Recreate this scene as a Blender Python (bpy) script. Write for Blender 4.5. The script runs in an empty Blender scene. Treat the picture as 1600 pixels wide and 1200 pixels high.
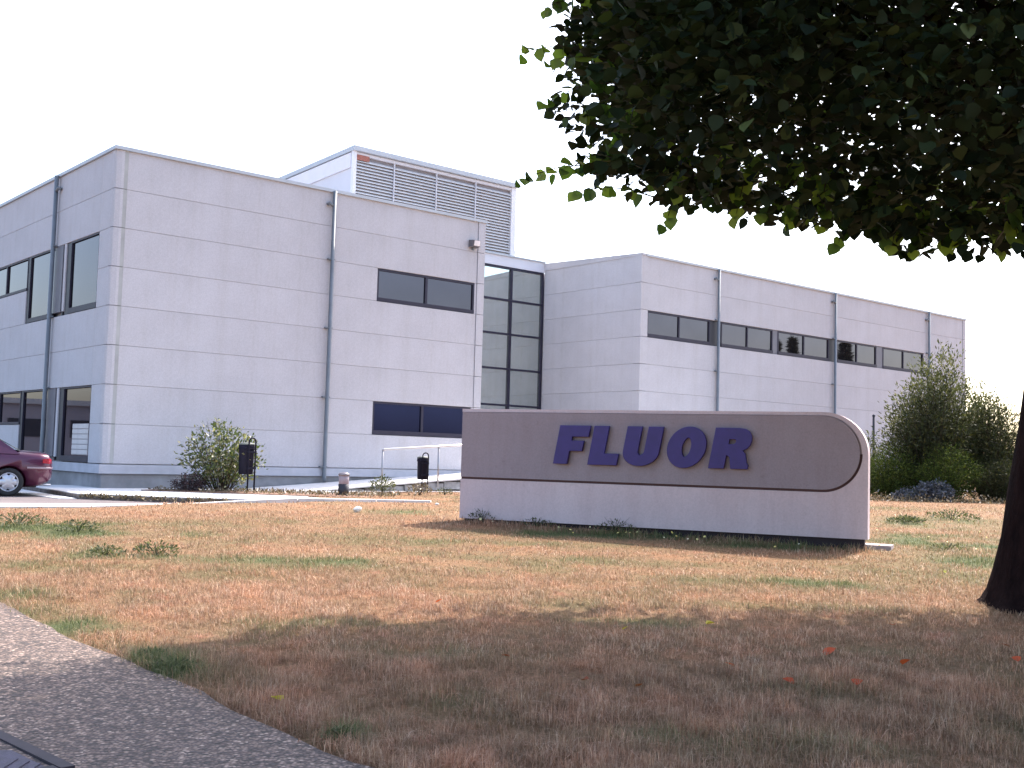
import bpy, bmesh, math, random
import numpy as np
from mathutils import Vector, Matrix
R_ = random.Random(11)
NP = np.random.default_rng(5)
scene = bpy.context.scene
COL = scene.collection

# ------------------------------------------------------------------ camera
cam_d = bpy.data.cameras.new('camera'); cam = bpy.data.objects.new('camera', cam_d); COL.objects.link(cam)
cam_d.sensor_width = 36; cam_d.lens = 1742.7 / 1600 * 36
cam_d.clip_start = 0.1; cam_d.clip_end = 3000
PITCH, ROLL, EYE = 0.0657, 0.0281, 1.6
cp, sp, cr, sr = math.cos(PITCH), math.sin(PITCH), math.cos(ROLL), math.sin(ROLL)
fw = Vector((0, cp, sp)); up = Vector((0, -sp, cp)); rt = Vector((1, 0, 0))
rt2 = rt * cr + up * sr; up2 = -rt * sr + up * cr
m3 = Matrix((rt2, up2, -fw)).transposed()
cam.matrix_world = Matrix.Translation((0, 0, EYE)) @ m3.to_4x4()
scene.camera = cam

# ------------------------------------------------------------------ light
SUN_EL, SUN_AZ = math.radians(50), math.radians(33.5)     # ahead of the camera and to the right
world = bpy.data.worlds.new('World'); scene.world = world; world.use_nodes = True
wn = world.node_tree; sky = wn.nodes.new('ShaderNodeTexSky'); sky.sky_type = 'NISHITA'
sky.sun_disc = False; sky.sun_elevation = SUN_EL; sky.sun_rotation = SUN_AZ
sky.dust_density = 3.2; sky.air_density = 1.0; sky.ozone_density = 1.0
bg = wn.nodes['Background']; wn.links.new(sky.outputs[0], bg.inputs[0]); bg.inputs[1].default_value = 0.15
sun_d = bpy.data.lights.new('sun', 'SUN'); sun_d.energy = 2.9; sun_d.angle = math.radians(0.6); sun_d.color = (1.0, 0.93, 0.86)
sun = bpy.data.objects.new('sun', sun_d); COL.objects.link(sun)
sd = Vector((math.sin(SUN_AZ) * math.cos(SUN_EL), math.cos(SUN_AZ) * math.cos(SUN_EL), math.sin(SUN_EL)))
sun.rotation_euler = sd.to_track_quat('Z', 'Y').to_euler(); sun.location = (10, 20, 40)
scene.view_settings.view_transform = 'Standard'; scene.view_settings.look = 'None'
scene.view_settings.exposure = 1.9; scene.view_settings.gamma = 1.0; scene.view_settings.use_curve_mapping = False

# ------------------------------------------------------------------ helpers
def tag(o, label=None, cat=None, group=None, kind=None):
    if label: o['label'] = label
    if cat: o['category'] = cat
    if group: o['group'] = group
    if kind: o['kind'] = kind
    return o
def empty(name, loc=(0, 0, 0), rz=0.0, label=None, cat=None, group=None):
    o = bpy.data.objects.new(name, None); COL.objects.link(o); o.location = loc; o.rotation_euler = (0, 0, rz)
    o.empty_display_size = 0.2
    return tag(o, label, cat, group)
def link(name, me, parent=None, loc=None, rz=None):
    o = bpy.data.objects.new(name, me); COL.objects.link(o)
    if parent is not None: o.parent = parent
    if loc is not None: o.location = loc
    if rz is not None: o.rotation_euler = (0, 0, rz)
    return o

class MB:
    def __init__(self): self.v = []; self.f = []; self.smooth = []
    def add(self, vs, fs, smooth=False):
        b = len(self.v); self.v += [tuple(p) for p in vs]
        for f in fs: self.f.append(tuple(b + i for i in f)); self.smooth.append(smooth)
        return self
    def box(self, x0, x1, y0, y1, z0, z1):
        vs = [(x0,y0,z0),(x1,y0,z0),(x1,y1,z0),(x0,y1,z0),(x0,y0,z1),(x1,y0,z1),(x1,y1,z1),(x0,y1,z1)]
        return self.add(vs, [(0,3,2,1),(4,5,6,7),(0,1,5,4),(1,2,6,5),(2,3,7,6),(3,0,4,7)])
    def frustum_panel(self, a0, a1, z0, z1, depth, c, axis):
        """slab whose outer face (towards -axis normal) is chamfered; back at 0, face at -depth"""
        P = lambda a, z, d: (a, -d, z) if axis == 'x' else (-d, a, z)
        vs = [P(a0,z0,0),P(a1,z0,0),P(a1,z1,0),P(a0,z1,0),
              P(a0,z0,depth-c),P(a1,z0,depth-c),P(a1,z1,depth-c),P(a0,z1,depth-c),
              P(a0+c,z0+c,depth),P(a1-c,z0+c,depth),P(a1-c,z1-c,depth),P(a0+c,z1-c,depth)]
        fs = []
        for i in range(4):
            j = (i + 1) % 4
            fs += [(i, j, 4 + j, 4 + i), (4 + i, 4 + j, 8 + j, 8 + i)]
        fs += [(8, 9, 10, 11), (3, 2, 1, 0)]
        if axis == 'y': fs = [tuple(reversed(f)) for f in fs]
        return self.add(vs, fs)
    def tube(self, pts, rad, n=10, caps=True, smooth=True):
        pts = [Vector(p) for p in pts]; rads = rad if isinstance(rad, (list, tuple)) else [rad] * len(pts)
        rings = []; prev = None
        for i, p in enumerate(pts):
            if i == 0: d = pts[1] - p
            elif i == len(pts) - 1: d = p - pts[i - 1]
            else: d = (pts[i + 1] - p).normalized() + (p - pts[i - 1]).normalized()
            d.normalize()
            if prev is None:
                a = d.orthogonal().normalized()
            else:
                a = prev - d * prev.dot(d)
                a = a.normalized() if a.length > 1e-6 else d.orthogonal().normalized()
            prev = a; b = d.cross(a)
            rings.append([p + (a * math.cos(2*math.pi*k/n) + b * math.sin(2*math.pi*k/n)) * rads[i] for k in range(n)])
        vs = [q for r in rings for q in r]; fs = []
        for i in range(len(rings) - 1):
            for k in range(n):
                k2 = (k + 1) % n
                fs.append((i*n+k, i*n+k2, (i+1)*n+k2, (i+1)*n+k))
        self.add(vs, fs, smooth)
        if caps:
            self.add(rings[0], [tuple(reversed(range(n)))]); self.add(rings[-1], [tuple(range(n))])
        return self
    def lathe(self, prof, n=24, c=(0, 0, 0), smooth=True, axis='z'):
        vs = []
        for r, h in prof:
            for k in range(n):
                a = 2 * math.pi * k / n; q = (r*math.cos(a), r*math.sin(a), h)
                if axis == 'y': q = (r*math.cos(a), h, r*math.sin(a))
                vs.append((c[0]+q[0], c[1]+q[1], c[2]+q[2]))
        fs = []
        for i in range(len(prof) - 1):
            for k in range(n):
                k2 = (k+1) % n; fs.append((i*n+k, i*n+k2, (i+1)*n+k2, (i+1)*n+k))
        return self.add(vs, fs, smooth)
    def prism(self, poly, y0, y1, smooth_side=False):
        """poly in (x,z), extruded along y"""
        n = len(poly); vs = [(x, y0, z) for x, z in poly] + [(x, y1, z) for x, z in poly]
        self.add(vs, [tuple(range(n)), tuple(reversed(range(n, 2*n)))])
        self.add(vs, [(i, (i+n), (i+1) % n + n, (i+1) % n) for i in range(n)], smooth_side)
        return self
    def mesh(self, name, mat, fix=True):
        me = bpy.data.meshes.new(name); me.from_pydata(self.v, [], self.f)
        me.polygons.foreach_set('use_smooth', self.smooth)
        for m in (mat if isinstance(mat, (list, tuple)) else [mat]): me.materials.append(m)
        if fix:
            bm = bmesh.new(); bm.from_mesh(me); bmesh.ops.remove_doubles(bm, verts=bm.verts, dist=1e-5)
            bmesh.ops.recalc_face_normals(bm, faces=bm.faces); bm.to_mesh(me); bm.free()
        me.update(); return me
    def build(self, name, mat, parent=None, loc=None, rz=None, fix=True):
        return link(name, self.mesh(name, mat, fix), parent, loc, rz)

def copy_tree(o, parent=None):
    c = o.copy(); COL.objects.link(c)
    if parent is not None: c.parent = parent
    for ch in list(o.children): copy_tree(ch, c)
    return c

# ------------------------------------------------------------------ materials
MATS = {}
def node_mat(name):
    m = bpy.data.materials.new(name); m.use_nodes = True; nt = m.node_tree
    return m, nt, nt.nodes['Principled BSDF']
def nz(nt, scale, detail=4, rough=0.55, coord='Object', vec=None, stretch=None):
    tc = nt.nodes.new('ShaderNodeTexCoord'); n = nt.nodes.new('ShaderNodeTexNoise')
    n.inputs['Scale'].default_value = scale; n.inputs['Detail'].default_value = detail; n.inputs['Roughness'].default_value = rough
    src = tc.outputs[coord]
    if stretch:
        mp = nt.nodes.new('ShaderNodeMapping'); mp.inputs['Scale'].default_value = stretch
        nt.links.new(src, mp.inputs[0]); src = mp.outputs[0]
    nt.links.new(src, n.inputs['Vector']); return n.outputs['Fac']
def ramp(nt, fac, stops):
    r = nt.nodes.new('ShaderNodeValToRGB'); el = r.color_ramp.elements
    while len(el) < len(stops): el.new(0.5)
    for e, (p, c) in zip(el, stops): e.position = p; e.color = (*c, 1) if len(c) == 3 else c
    nt.links.new(fac, r.inputs[0]); return r.outputs[0]
def mix(nt, a, b, fac, mode='MIX'):
    n = nt.nodes.new('ShaderNodeMix'); n.data_type = 'RGBA'; n.blend_type = mode
    for i, v in ((6, a), (7, b), (0, fac)):
        if isinstance(v, (int, float)): n.inputs[i].default_value = v
        elif isinstance(v, tuple): n.inputs[i].default_value = (*v, 1)
        else: nt.links.new(v, n.inputs[i])
    return n.outputs[2]
def mathn(nt, op, a, b=0.0, clamp=False):
    n = nt.nodes.new('ShaderNodeMath'); n.operation = op; n.use_clamp = clamp
    for i, v in ((0, a), (1, b)):
        if isinstance(v, (int, float)): n.inputs[i].default_value = v
        else: nt.links.new(v, n.inputs[i])
    return n.outputs[0]
def bump(nt, bs, h, strength=0.3, dist=0.01):
    b = nt.nodes.new('ShaderNodeBump'); b.inputs['Strength'].default_value = strength; b.inputs['Distance'].default_value = dist
    nt.links.new(h, b.inputs['Height']); nt.links.new(b.outputs[0], bs.inputs['Normal'])
def simple(name, c, rough=0.6, metal=0.0, var=0.12, scale=3.0, bmp=0.0, bscale=60, coord='Object', spec=0.5):
    if name in MATS: return MATS[name]
    m, nt, bs = node_mat(name)
    lo = tuple(x * (1 - var) for x in c); hi = tuple(min(1, x * (1 + var)) for x in c)
    nt.links.new(ramp(nt, nz(nt, scale, 5, coord=coord), [(0.3, lo), (0.7, hi)]), bs.inputs['Base Color'])
    bs.inputs['Roughness'].default_value = rough; bs.inputs['Metallic'].default_value = metal
    bs.inputs['Specular IOR Level'].default_value = spec
    if bmp: bump(nt, bs, nz(nt, bscale, 4, coord=coord), bmp)
    MATS[name] = m; return m

def panel_mat(name, c, var=0.022):
    """precast concrete panels: pebbly face, faint stains, each panel its own tone"""
    m, nt, bs = node_mat(name)
    oi = nt.nodes.new('ShaderNodeObjectInfo')
    tone = ramp(nt, oi.outputs['Random'], [(0, tuple(x*(1-var) for x in c)), (1, tuple(x*(1+var*0.6) for x in c))])
    grain = ramp(nt, nz(nt, 38, 3, 0.8), [(0.3, (0.86,)*3), (0.7, (1.08,)*3)])
    cloud = ramp(nt, nz(nt, 0.8, 5, 0.6), [(0.3, (0.93, 0.925, 0.92)), (0.65, (1.02,)*3)])
    drip = ramp(nt, nz(nt, 1.0, 5, 0.65, stretch=(4.0, 4.0, 0.35)), [(0.32, (0.93, 0.92, 0.90)), (0.5, (1, 1, 1))])
    x = mix(nt, tone, grain, 1.0, 'MULTIPLY'); x = mix(nt, x, cloud, 1.0, 'MULTIPLY'); x = mix(nt, x, drip, 0.8, 'MULTIPLY')
    nt.links.new(x, bs.inputs['Base Color']); bs.inputs['Roughness'].default_value = 0.85
    bs.inputs['Specular IOR Level'].default_value = 0.25
    bump(nt, bs, nz(nt, 70, 3, 0.7), 0.5, 0.004)
    return m
def glass_mat(name, c, rough=0.02):
    m, nt, bs = node_mat(name)
    nt.links.new(ramp(nt, nz(nt, 0.7, 3), [(0.3, tuple(x*0.93 for x in c)), (0.7, tuple(x*1.07 for x in c))]), bs.inputs['Base Color'])
    bs.inputs['Metallic'].default_value = 0.9; bs.inputs['Roughness'].default_value = rough
    bump(nt, bs, nz(nt, 0.6, 2), 0.03, 0.02)
    return m
M_PANEL = panel_mat('wall_panel', (0.51, 0.492, 0.515))
M_CORE = simple('joint_sealant', (0.40, 0.39, 0.41), 0.9)
M_PLINTH = simple('plinth_concrete', (0.27, 0.265, 0.275), 0.9, var=0.22, scale=2.2, bmp=0.4)
M_COPE = simple('coping_metal', (0.42, 0.44, 0.47), 0.5, 0.2, var=0.05)
M_PIPE = simple('downpipe_paint', (0.15, 0.165, 0.185), 0.5, var=0.12)
M_FRAME = simple('window_frame', (0.030, 0.027, 0.045), 0.5, spec=.25)
M_DARK = simple('window_dark_post', (0.02, 0.02, 0.03), 0.5)
M_MULL = simple('window_filler', (0.13, 0.125, 0.15), 0.5)
M_GLASS = glass_mat('window_glass', (0.088, 0.080, 0.094))
M_GLASSL = glass_mat('side_window_glass', (0.060, 0.047, 0.062))
M_BLUE = glass_mat('blue_window_glass', (0.022, 0.028, 0.085), 0.08)
M_ATR = glass_mat('atrium_glass', (0.60, 0.64, 0.60))
M_WHITE = simple('white_cladding', (0.60, 0.59, 0.63), 0.6, var=0.04, scale=1.0)
M_SLAT = simple('louvre_slat', (0.62, 0.61, 0.62), 0.5, var=0.05)
M_BACK = simple('louvre_back', (0.24, 0.23, 0.25), 0.9)
M_RUST = simple('rust_stain', (0.33, 0.13, 0.10), 0.9, var=0.3, scale=12)
M_PAVE = simple('pale_concrete', (0.62, 0.60, 0.59), 0.9, var=0.10, scale=1.5, bmp=0.3)
M_KERB = simple('kerb_concrete', (0.60, 0.58, 0.56), 0.9, var=0.12, scale=2.5, bmp=0.3)
M_KERBF = simple('kerb_shade_face', (0.16, 0.13, 0.12), 0.95, var=0.5, scale=6, bmp=0.4)  # shade on the kerb face put into a dark colour; reused on the ramp wall
M_RAIL = simple('rail_steel', (0.36, 0.35, 0.36), 0.35, 0.6, var=0.05)
M_BIN = simple('bin_iron', (0.008, 0.007, 0.016), 0.65, var=0.3, scale=9, spec=.15)
M_BINLID = simple('bin_rim', (0.09, 0.10, 0.09), 0.6)
M_CAST = simple('cast_iron', (0.035, 0.028, 0.055), 0.7, 0.0, var=0.35, scale=14, bmp=0.4, bscale=90)
M_STONE = simple('rough_stone', (0.30, 0.29, 0.29), 0.95, var=0.35, scale=4, bmp=0.7, bscale=14)
M_LETTER = simple('letter_paint', (0.030, 0.014, 0.135), 0.5, var=0.12, scale=9)

def sign_mat(name, c):
    m, nt, bs = node_mat(name)
    g = ramp(nt, nz(nt, 45, 3, 0.75), [(0.3, (0.9,)*3), (0.7, (1.07,)*3)])
    cl = ramp(nt, nz(nt, 0.9, 5, 0.6, stretch=(1, 1, 0.6)), [(0.3, (0.92, 0.90, 0.91)), (0.7, (1.04,)*3)])
    dr = ramp(nt, nz(nt, 1.2, 6, 0.7, stretch=(4, 4, 0.6)), [(0.30, (0.90, 0.87, 0.86)), (0.55, (1, 1, 1))])
    sp_ = ramp(nt, nz(nt, 7, 6, 0.8), [(0.30, (0.86, 0.84, 0.84)), (0.42, (1, 1, 1))])
    x = mix(nt, c, g, 1.0, 'MULTIPLY'); x = mix(nt, x, cl, 1.0, 'MULTIPLY'); x = mix(nt, x, dr, 0.7, 'MULTIPLY'); x = mix(nt, x, sp_, 0.8, 'MULTIPLY')
    nt.links.new(x, bs.inputs['Base Color']); bs.inputs['Roughness'].default_value = 0.85; bs.inputs['Specular IOR Level'].default_value = 0.3
    bump(nt, bs, nz(nt, 60, 3, 0.7), 0.3, 0.003); return m
M_SIGN = sign_mat('sign_stone', (0.60, 0.49, 0.50))
M_SIGNU = sign_mat('sign_upper_stone', (0.31, 0.255, 0.27))
M_GROOVE = simple('sign_groove', (0.09, 0.045, 0.045), 0.8)
M_SLAB = simple('sign_slab', (0.36, 0.29, 0.29), 0.9, bmp=0.3)

# aggregate path
def aggregate_mat():
    m, nt, bs = node_mat('exposed_aggregate')
    tc = nt.nodes.new('ShaderNodeTexCoord'); vo = nt.nodes.new('ShaderNodeTexVoronoi'); vo.inputs['Scale'].default_value = 46
    vo.inputs['Randomness'].default_value = 1.0
    nt.links.new(tc.outputs['Object'], vo.inputs['Vector'])
    sx = nt.nodes.new('ShaderNodeSeparateColor'); nt.links.new(vo.outputs['Color'], sx.inputs[0])
    pc = ramp(nt, sx.outputs[0], [(0.0, (0.045, 0.04, 0.042)), (0.3, (0.105, 0.086, 0.086)), (0.6, (0.175, 0.138, 0.128)), (0.85, (0.27, 0.215, 0.20)), (1.0, (0.44, 0.38, 0.35))])
    edge = ramp(nt, vo.outputs['Distance'], [(0.25, (1, 1, 1)), (0.62, (0.45, 0.42, 0.40))])
    big = ramp(nt, nz(nt, 0.9, 5, 0.6), [(0.3, (0.86, 0.86, 0.86)), (0.7, (1.06,)*3)])
    dirt = ramp(nt, nz(nt, 9, 5, 0.7), [(0.35, (0.8, 0.78, 0.76)), (0.6, (1, 1, 1))])
    x = mix(nt, pc, edge, 1.0, 'MULTIPLY'); x = mix(nt, x, (1.06, .93, .82), 1.0, 'MULTIPLY'); x = mix(nt, x, big, 1.0, 'MULTIPLY'); x = mix(nt, x, dirt, 1.0, 'MULTIPLY')
    nt.links.new(x, bs.inputs['Base Color']); bs.inputs['Roughness'].default_value = 0.85
    inv = mathn(nt, 'SUBTRACT', 1.0, vo.outputs['Distance']); bump(nt, bs, inv, 0.9, 0.008)
    return m
M_AGG = aggregate_mat()
def asphalt_mat():
    m, nt, bs = node_mat('asphalt')
    x = ramp(nt, nz(nt, 1.2, 6, 0.65), [(0.3, (0.105, 0.085, 0.088)), (0.7, (0.155, 0.127, 0.125))])
    g = ramp(nt, nz(nt, 120, 2, 0.8), [(0.3, (0.8,)*3), (0.7, (1.15,)*3)])
    nt.links.new(mix(nt, x, g, 1.0, 'MULTIPLY'), bs.inputs['Base Color']); bs.inputs['Roughness'].default_value = 0.9
    bump(nt, bs, nz(nt, 90, 3), 0.5, 0.005); return m
M_ASPH = asphalt_mat()

GREENS = [(5.6,13.4,2.4,1.3,.5),(6.8,16.0,2.2,2.2,.5),(8.5,21,3.,3.,.4),(-1.5,15.2,3.5,.5,.4),(1.2,13.6,2.5,.4,.45),(-4.9,12.0,1.4,.4,.45),(-5.,16.5,2.,.7,.4),(2.6,10.9,1.6,.3,.5),(4.2,8.,.8,.7,.45),(1.6,6.3,.8,.35,.5),(-.6,8.4,.8,.3,.45),
          (-2.6,12.8,1.3,.5,.9),(-4.2,13.0,.9,.35,.7),(-6.9,15.7,1.0,.6,.8),(-5.8,15.1,.8,.4,.7),(-1.97,19.8,.7,.9,.6),(.6,15.2,1.5,.35,.6),
          (2.0,16.4,2.2,.45,1.0),(4.0,15.6,1.4,.35,1.0),(7.3,20.6,.6,.9,1.0),(8.8,22.2,1.0,1.2,.7),(6.0,16.4,.9,.9,.75),(6.1,14.6,1.2,1.0,.75),
          (3.2,12.3,1.8,.45,.75),(2.2,12.5,1.1,.3,.4),(-.2,12.6,1.2,.3,.3),(-2.25,7.75,.22,.35,1.0),(-2.5,8.05,.2,.3,.9),(-.85,6.3,.14,.14,1.0),(-1.3,9.4,.9,.25,.5),
          (1.1,9.9,.7,.3,.5),(-3.5,8.95,.35,.5,.7),(-4.0,9.5,.3,.5,.7),(-4.5,10.2,.4,.5,.6),(-3.0,11.8,.8,.5,.45),(3.3,6.7,.5,.4,.6),(.9,6.4,.5,.25,.5),
          (-.5,26.5,2.,.8,.5),(8,27,3.,2,.4),(2.2,7.6,.6,.3,.45),(-.3,7.1,.3,.3,.4),(3.0,8.9,.6,.3,.35)]
def vnoise(x, y, s, seed=0):
    """cheap smooth value noise"""
    x = np.asarray(x) / s + seed * 17.3; y = np.asarray(y) / s + seed * 7.7
    xi = np.floor(x); yi = np.floor(y); fx = x - xi; fy = y - yi; fx = fx*fx*(3-2*fx); fy = fy*fy*(3-2*fy)
    def h(a, b):
        t = np.sin(a * 127.1 + b * 311.7 + seed * 74.7) * 43758.5453; return t - np.floor(t)
    return (h(xi,yi)*(1-fx)+h(xi+1,yi)*fx)*(1-fy)+(h(xi,yi+1)*(1-fx)+h(xi+1,yi+1)*fx)*fy
def greenness(x, y):
    g = np.zeros_like(x)
    for cx, cy, sx_, sy_, a in GREENS: g = np.maximum(g, a * np.exp(-((x-cx)/sx_)**2 - ((y-cy)/sy_)**2))
    n = vnoise(x, y, .8, 1) * .5 + vnoise(x, y, .25, 2) * .3 + vnoise(x, y, 3.0, 3) * .5
    g = g * (.72 + .8 * vnoise(x, y, .3, 4)) + np.clip(n - .70, 0, 1) * 1.5
    return np.clip(g, 0, 1)
DRY = ((0.205, 0.118, 0.068), (0.30, 0.195, 0.125))
def grass_ground_mat():
    m, nt, bs = node_mat('dry_turf')
    at = nt.nodes.new('ShaderNodeAttribute'); at.attribute_name = 'green'
    base = ramp(nt, nz(nt, 26, 6, 0.75), [(0.28, (0.125, 0.075, 0.046)), (0.5, (0.25, 0.145, 0.085)), (0.72, (0.41, 0.25, 0.165))])
    pk = ramp(nt, nz(nt, 1.5, 6, 0.72), [(0.34, (1.12, 1.0, 0.9)), (0.47, (.98, .97, .93)), (0.56, (.80, .86, .80)), (0.68, (1.10, .98, .98))])
    gr = ramp(nt, nz(nt, 30, 5, 0.7), [(0.3, (0.045, 0.062, 0.025)), (0.7, (0.125, 0.135, 0.06))])
    x = mix(nt, base, pk, 1.0, 'MULTIPLY'); x = mix(nt, x, gr, at.outputs['Fac'])
    nt.links.new(x, bs.inputs['Base Color']); bs.inputs['Roughness'].default_value = 0.95; bs.inputs['Specular IOR Level'].default_value = 0.1
    bump(nt, bs, nz(nt, 45, 5, 0.75), 1.0, 0.03); return m
M_TURF = grass_ground_mat()
def blade_mat(name, stops, green_stops, transl=0.35):
    """colour by the per-blade value rnd, shifted to green by the attribute green; thin, so part of the light passes through"""
    m, nt, bs = node_mat(name)
    a = nt.nodes.new('ShaderNodeAttribute'); a.attribute_name = 'rnd'
    g = nt.nodes.new('ShaderNodeAttribute'); g.attribute_name = 'green'
    tone = ramp(nt, nz(nt, 1.5, 6, 0.72), [(0.34, (1.12, 1.0, 0.9)), (0.47, (.98, .97, .93)), (0.56, (.80, .86, .80)), (0.68, (1.10, .98, .98))])
    dull = ramp(nt, nz(nt, 5.5, 5, 0.7), [(0.36, (.80, .81, .80)), (0.56, (1.22, 1.17, 1.18))])
    dry = mix(nt, mix(nt, ramp(nt, a.outputs['Fac'], stops), tone, 1.0, 'MULTIPLY'), dull, 1.0, 'MULTIPLY')
    x = mix(nt, dry, ramp(nt, a.outputs['Fac'], green_stops), g.outputs['Fac'])
    nt.links.new(x, bs.inputs['Base Color']); bs.inputs['Roughness'].default_value = 0.6; bs.inputs['Specular IOR Level'].default_value = 0.25
    tr = nt.nodes.new('ShaderNodeBsdfTranslucent'); nt.links.new(x, tr.inputs['Color'])
    ms = nt.nodes.new('ShaderNodeMixShader'); ms.inputs[0].default_value = transl
    out = nt.nodes['Material Output']; nt.links.new(bs.outputs[0], ms.inputs[1]); nt.links.new(tr.outputs[0], ms.inputs[2]); nt.links.new(ms.outputs[0], out.inputs[0])
    return m
M_BLADE = blade_mat('grass_blade', [(0, (0.17, 0.09, 0.052)), (0.45, (0.32, 0.185, 0.12)), (0.8, (0.47, 0.31, 0.215)), (1, (0.66, 0.49, 0.37))],
                    [(0, (0.055, 0.08, 0.03)), (0.6, (0.13, 0.15, 0.06)), (1, (0.26, 0.25, 0.12))])
def leaf_mat(name, stops, transl=0.3, rough=0.5, spec=0.4, tcol=(1.6, 1.9, 0.7)):
    m, nt, bs = node_mat(name)
    a = nt.nodes.new('ShaderNodeAttribute'); a.attribute_name = 'rnd'
    x = ramp(nt, a.outputs['Fac'], stops)
    nt.links.new(x, bs.inputs['Base Color']); bs.inputs['Roughness'].default_value = rough; bs.inputs['Specular IOR Level'].default_value = spec
    y = mix(nt, x, tcol, 1.0, 'MULTIPLY')
    tr = nt.nodes.new('ShaderNodeBsdfTranslucent'); nt.links.new(y, tr.inputs['Color'])
    ms = nt.nodes.new('ShaderNodeMixShader'); ms.inputs[0].default_value = transl
    out = nt.nodes['Material Output']; nt.links.new(bs.outputs[0], ms.inputs[1]); nt.links.new(tr.outputs[0], ms.inputs[2]); nt.links.new(ms.outputs[0], out.inputs[0])
    return m

# ------------------------------------------------------------------ terrain
def ss(a, b, x):
    t = np.clip((x - a) / (b - a), 0, 1); return t * t * (3 - 2 * t)
def gz(x, y):
    """height of the lawn"""
    x = np.asarray(x, float); y = np.asarray(y, float)
    z = .048 * (np.sqrt((y - 6) ** 2 + .25) + (y - 6)) / 2
    z = np.where(y < 17.5, z, .552 + .013 * (y - 17.5)); z = np.minimum(z, .62)
    z = z - .10 * np.clip((-3 - x) / 5, 0, 1) * np.clip((y - 12) / 6, 0, 1) * (1 - ss(24, 27, y) * 0)
    return z
def gzf(x, y): return float(gz(x, y))

# outlines (world metres) of the hard surfaces
KERB_NEAR = [(-30, 11.5), (-12.0, 17.2), (-8.75, 19.3), (-7.5, 20.2), (-6.1, 21.4), (-4.2, 22.35), (-2.7, 22.85), (-1.6, 23.1)]
KERB_FAR = [(-30, 13.2), (-12.9, 18.6), (-9.35, 20.45), (-8.0, 21.15), (-6.35, 22.0), (-4.3, 22.8), (-2.75, 23.2), (-1.6, 23.35)]
PAVE = [(-8.95, 23.35), (-7.0, 22.95), (-5.2, 22.9), (-4.0, 23.2), (-2.9, 23.25), (-2.6, 23.8), (-4.4, 24.7), (-5.0, 26.7), (-2.7, 29.4), (-6.5, 30.2), (-12, 27.6), (-10.4, 25.3)]
def inside(x, y, poly):
    x = np.asarray(x, float); y = np.asarray(y, float); r = np.zeros(x.shape, bool); n = len(poly)
    for i in range(n):
        x0, y0 = poly[i]; x1, y1 = poly[(i + 1) % n]
        c = ((y0 > y) != (y1 > y)) & (x < (x1 - x0) * (y - y0) / (y1 - y0 + 1e-12) + x0); r ^= c
    return r
HARD = [( -29.5, 12.0), (-12.3, 17.6), (-9.0, 19.75), (-7.7, 20.6), (-6.2, 21.7), (-4.2, 22.5), (-2.8, 23.0), (-2.8, 23.7), (-4.6, 24.6), (-5.2, 26.7), (-3.0, 29.2),
         (8, 41), (20, 60), (-60, 60), (-60, 5)]
def terrain():
    xs = np.unique(np.concatenate([np.arange(-9, 9, .2), np.arange(-24, 24, .5), np.linspace(-60, 60, 61), np.linspace(-900, 900, 31)]))
    ys = np.unique(np.concatenate([np.arange(3, 20, .2), np.arange(-10, 40, .5), np.linspace(-40, 80, 61), np.linspace(-600, 1400, 31)]))
    X, Y = np.meshgrid(xs, ys); Z = gz(X, Y) + (vnoise(X, Y, 1.3, 6) - .5) * .03 + (vnoise(X, Y, .45, 7) - .5) * .012
    Z = Z - .35 * inside(X, Y, HARD)
    agg = inside(X, Y, [(-4.5, 9.6), (-.9, 5.8), (4, 0), (-30, -4), (-30, 38)])
    Z = np.where(agg & (Y < 12), gz(X, Y) - .03, Z)
    n, m_ = X.shape
    V = np.stack([X.ravel(), Y.ravel(), Z.ravel()], 1)
    idx = np.arange(n * m_).reshape(n, m_)
    F = np.stack([idx[:-1, :-1], idx[:-1, 1:], idx[1:, 1:], idx[1:, :-1]], -1).reshape(-1, 4)
    me = np_mesh('ground', V, F, M_TURF, {'green': greenness(X.ravel(), Y.ravel()) * (Y.ravel() < 40)})
    me.polygons.foreach_set('use_smooth', [True] * len(me.polygons))
    return tag(link('ground', me), kind='structure')
def np_mesh(name, V, F, mat, attrs=None):
    """V (n,3); F (m,k) all faces with k corners"""
    me = bpy.data.meshes.new(name); k = F.shape[1]
    me.vertices.add(len(V)); me.vertices.foreach_set('co', np.asarray(V, np.float32).ravel())
    me.loops.add(F.size); me.loops.foreach_set('vertex_index', F.astype(np.int32).ravel())
    me.polygons.add(len(F)); me.polygons.foreach_set('loop_start', (np.arange(len(F)) * k).astype(np.int32))
    me.materials.append(mat)
    for a, val in (attrs or {}).items():
        at = me.attributes.new(a, 'FLOAT', 'POINT'); at.data.foreach_set('value', np.asarray(val, np.float32))
    me.update(calc_edges=True); me.validate(); return me
terrain()

def drape(name, poly, zf, mat, step=None, thick=0.12, parent=None):
    """polygon sheet with turned-down edge; zf(x,y) gives its top"""
    mb = MB(); n = len(poly)
    top = [(x, y, zf(x, y)) for x, y in poly]; bot = [(x, y, zf(x, y) - thick) for x, y in poly]
    mb.add(top, [tuple(range(n))]); mb.add(top + bot, [(i, i + n, (i + 1) % n + n, (i + 1) % n) for i in range(n)])
    me = mb.mesh(name, mat); return link(name, me, parent)

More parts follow.
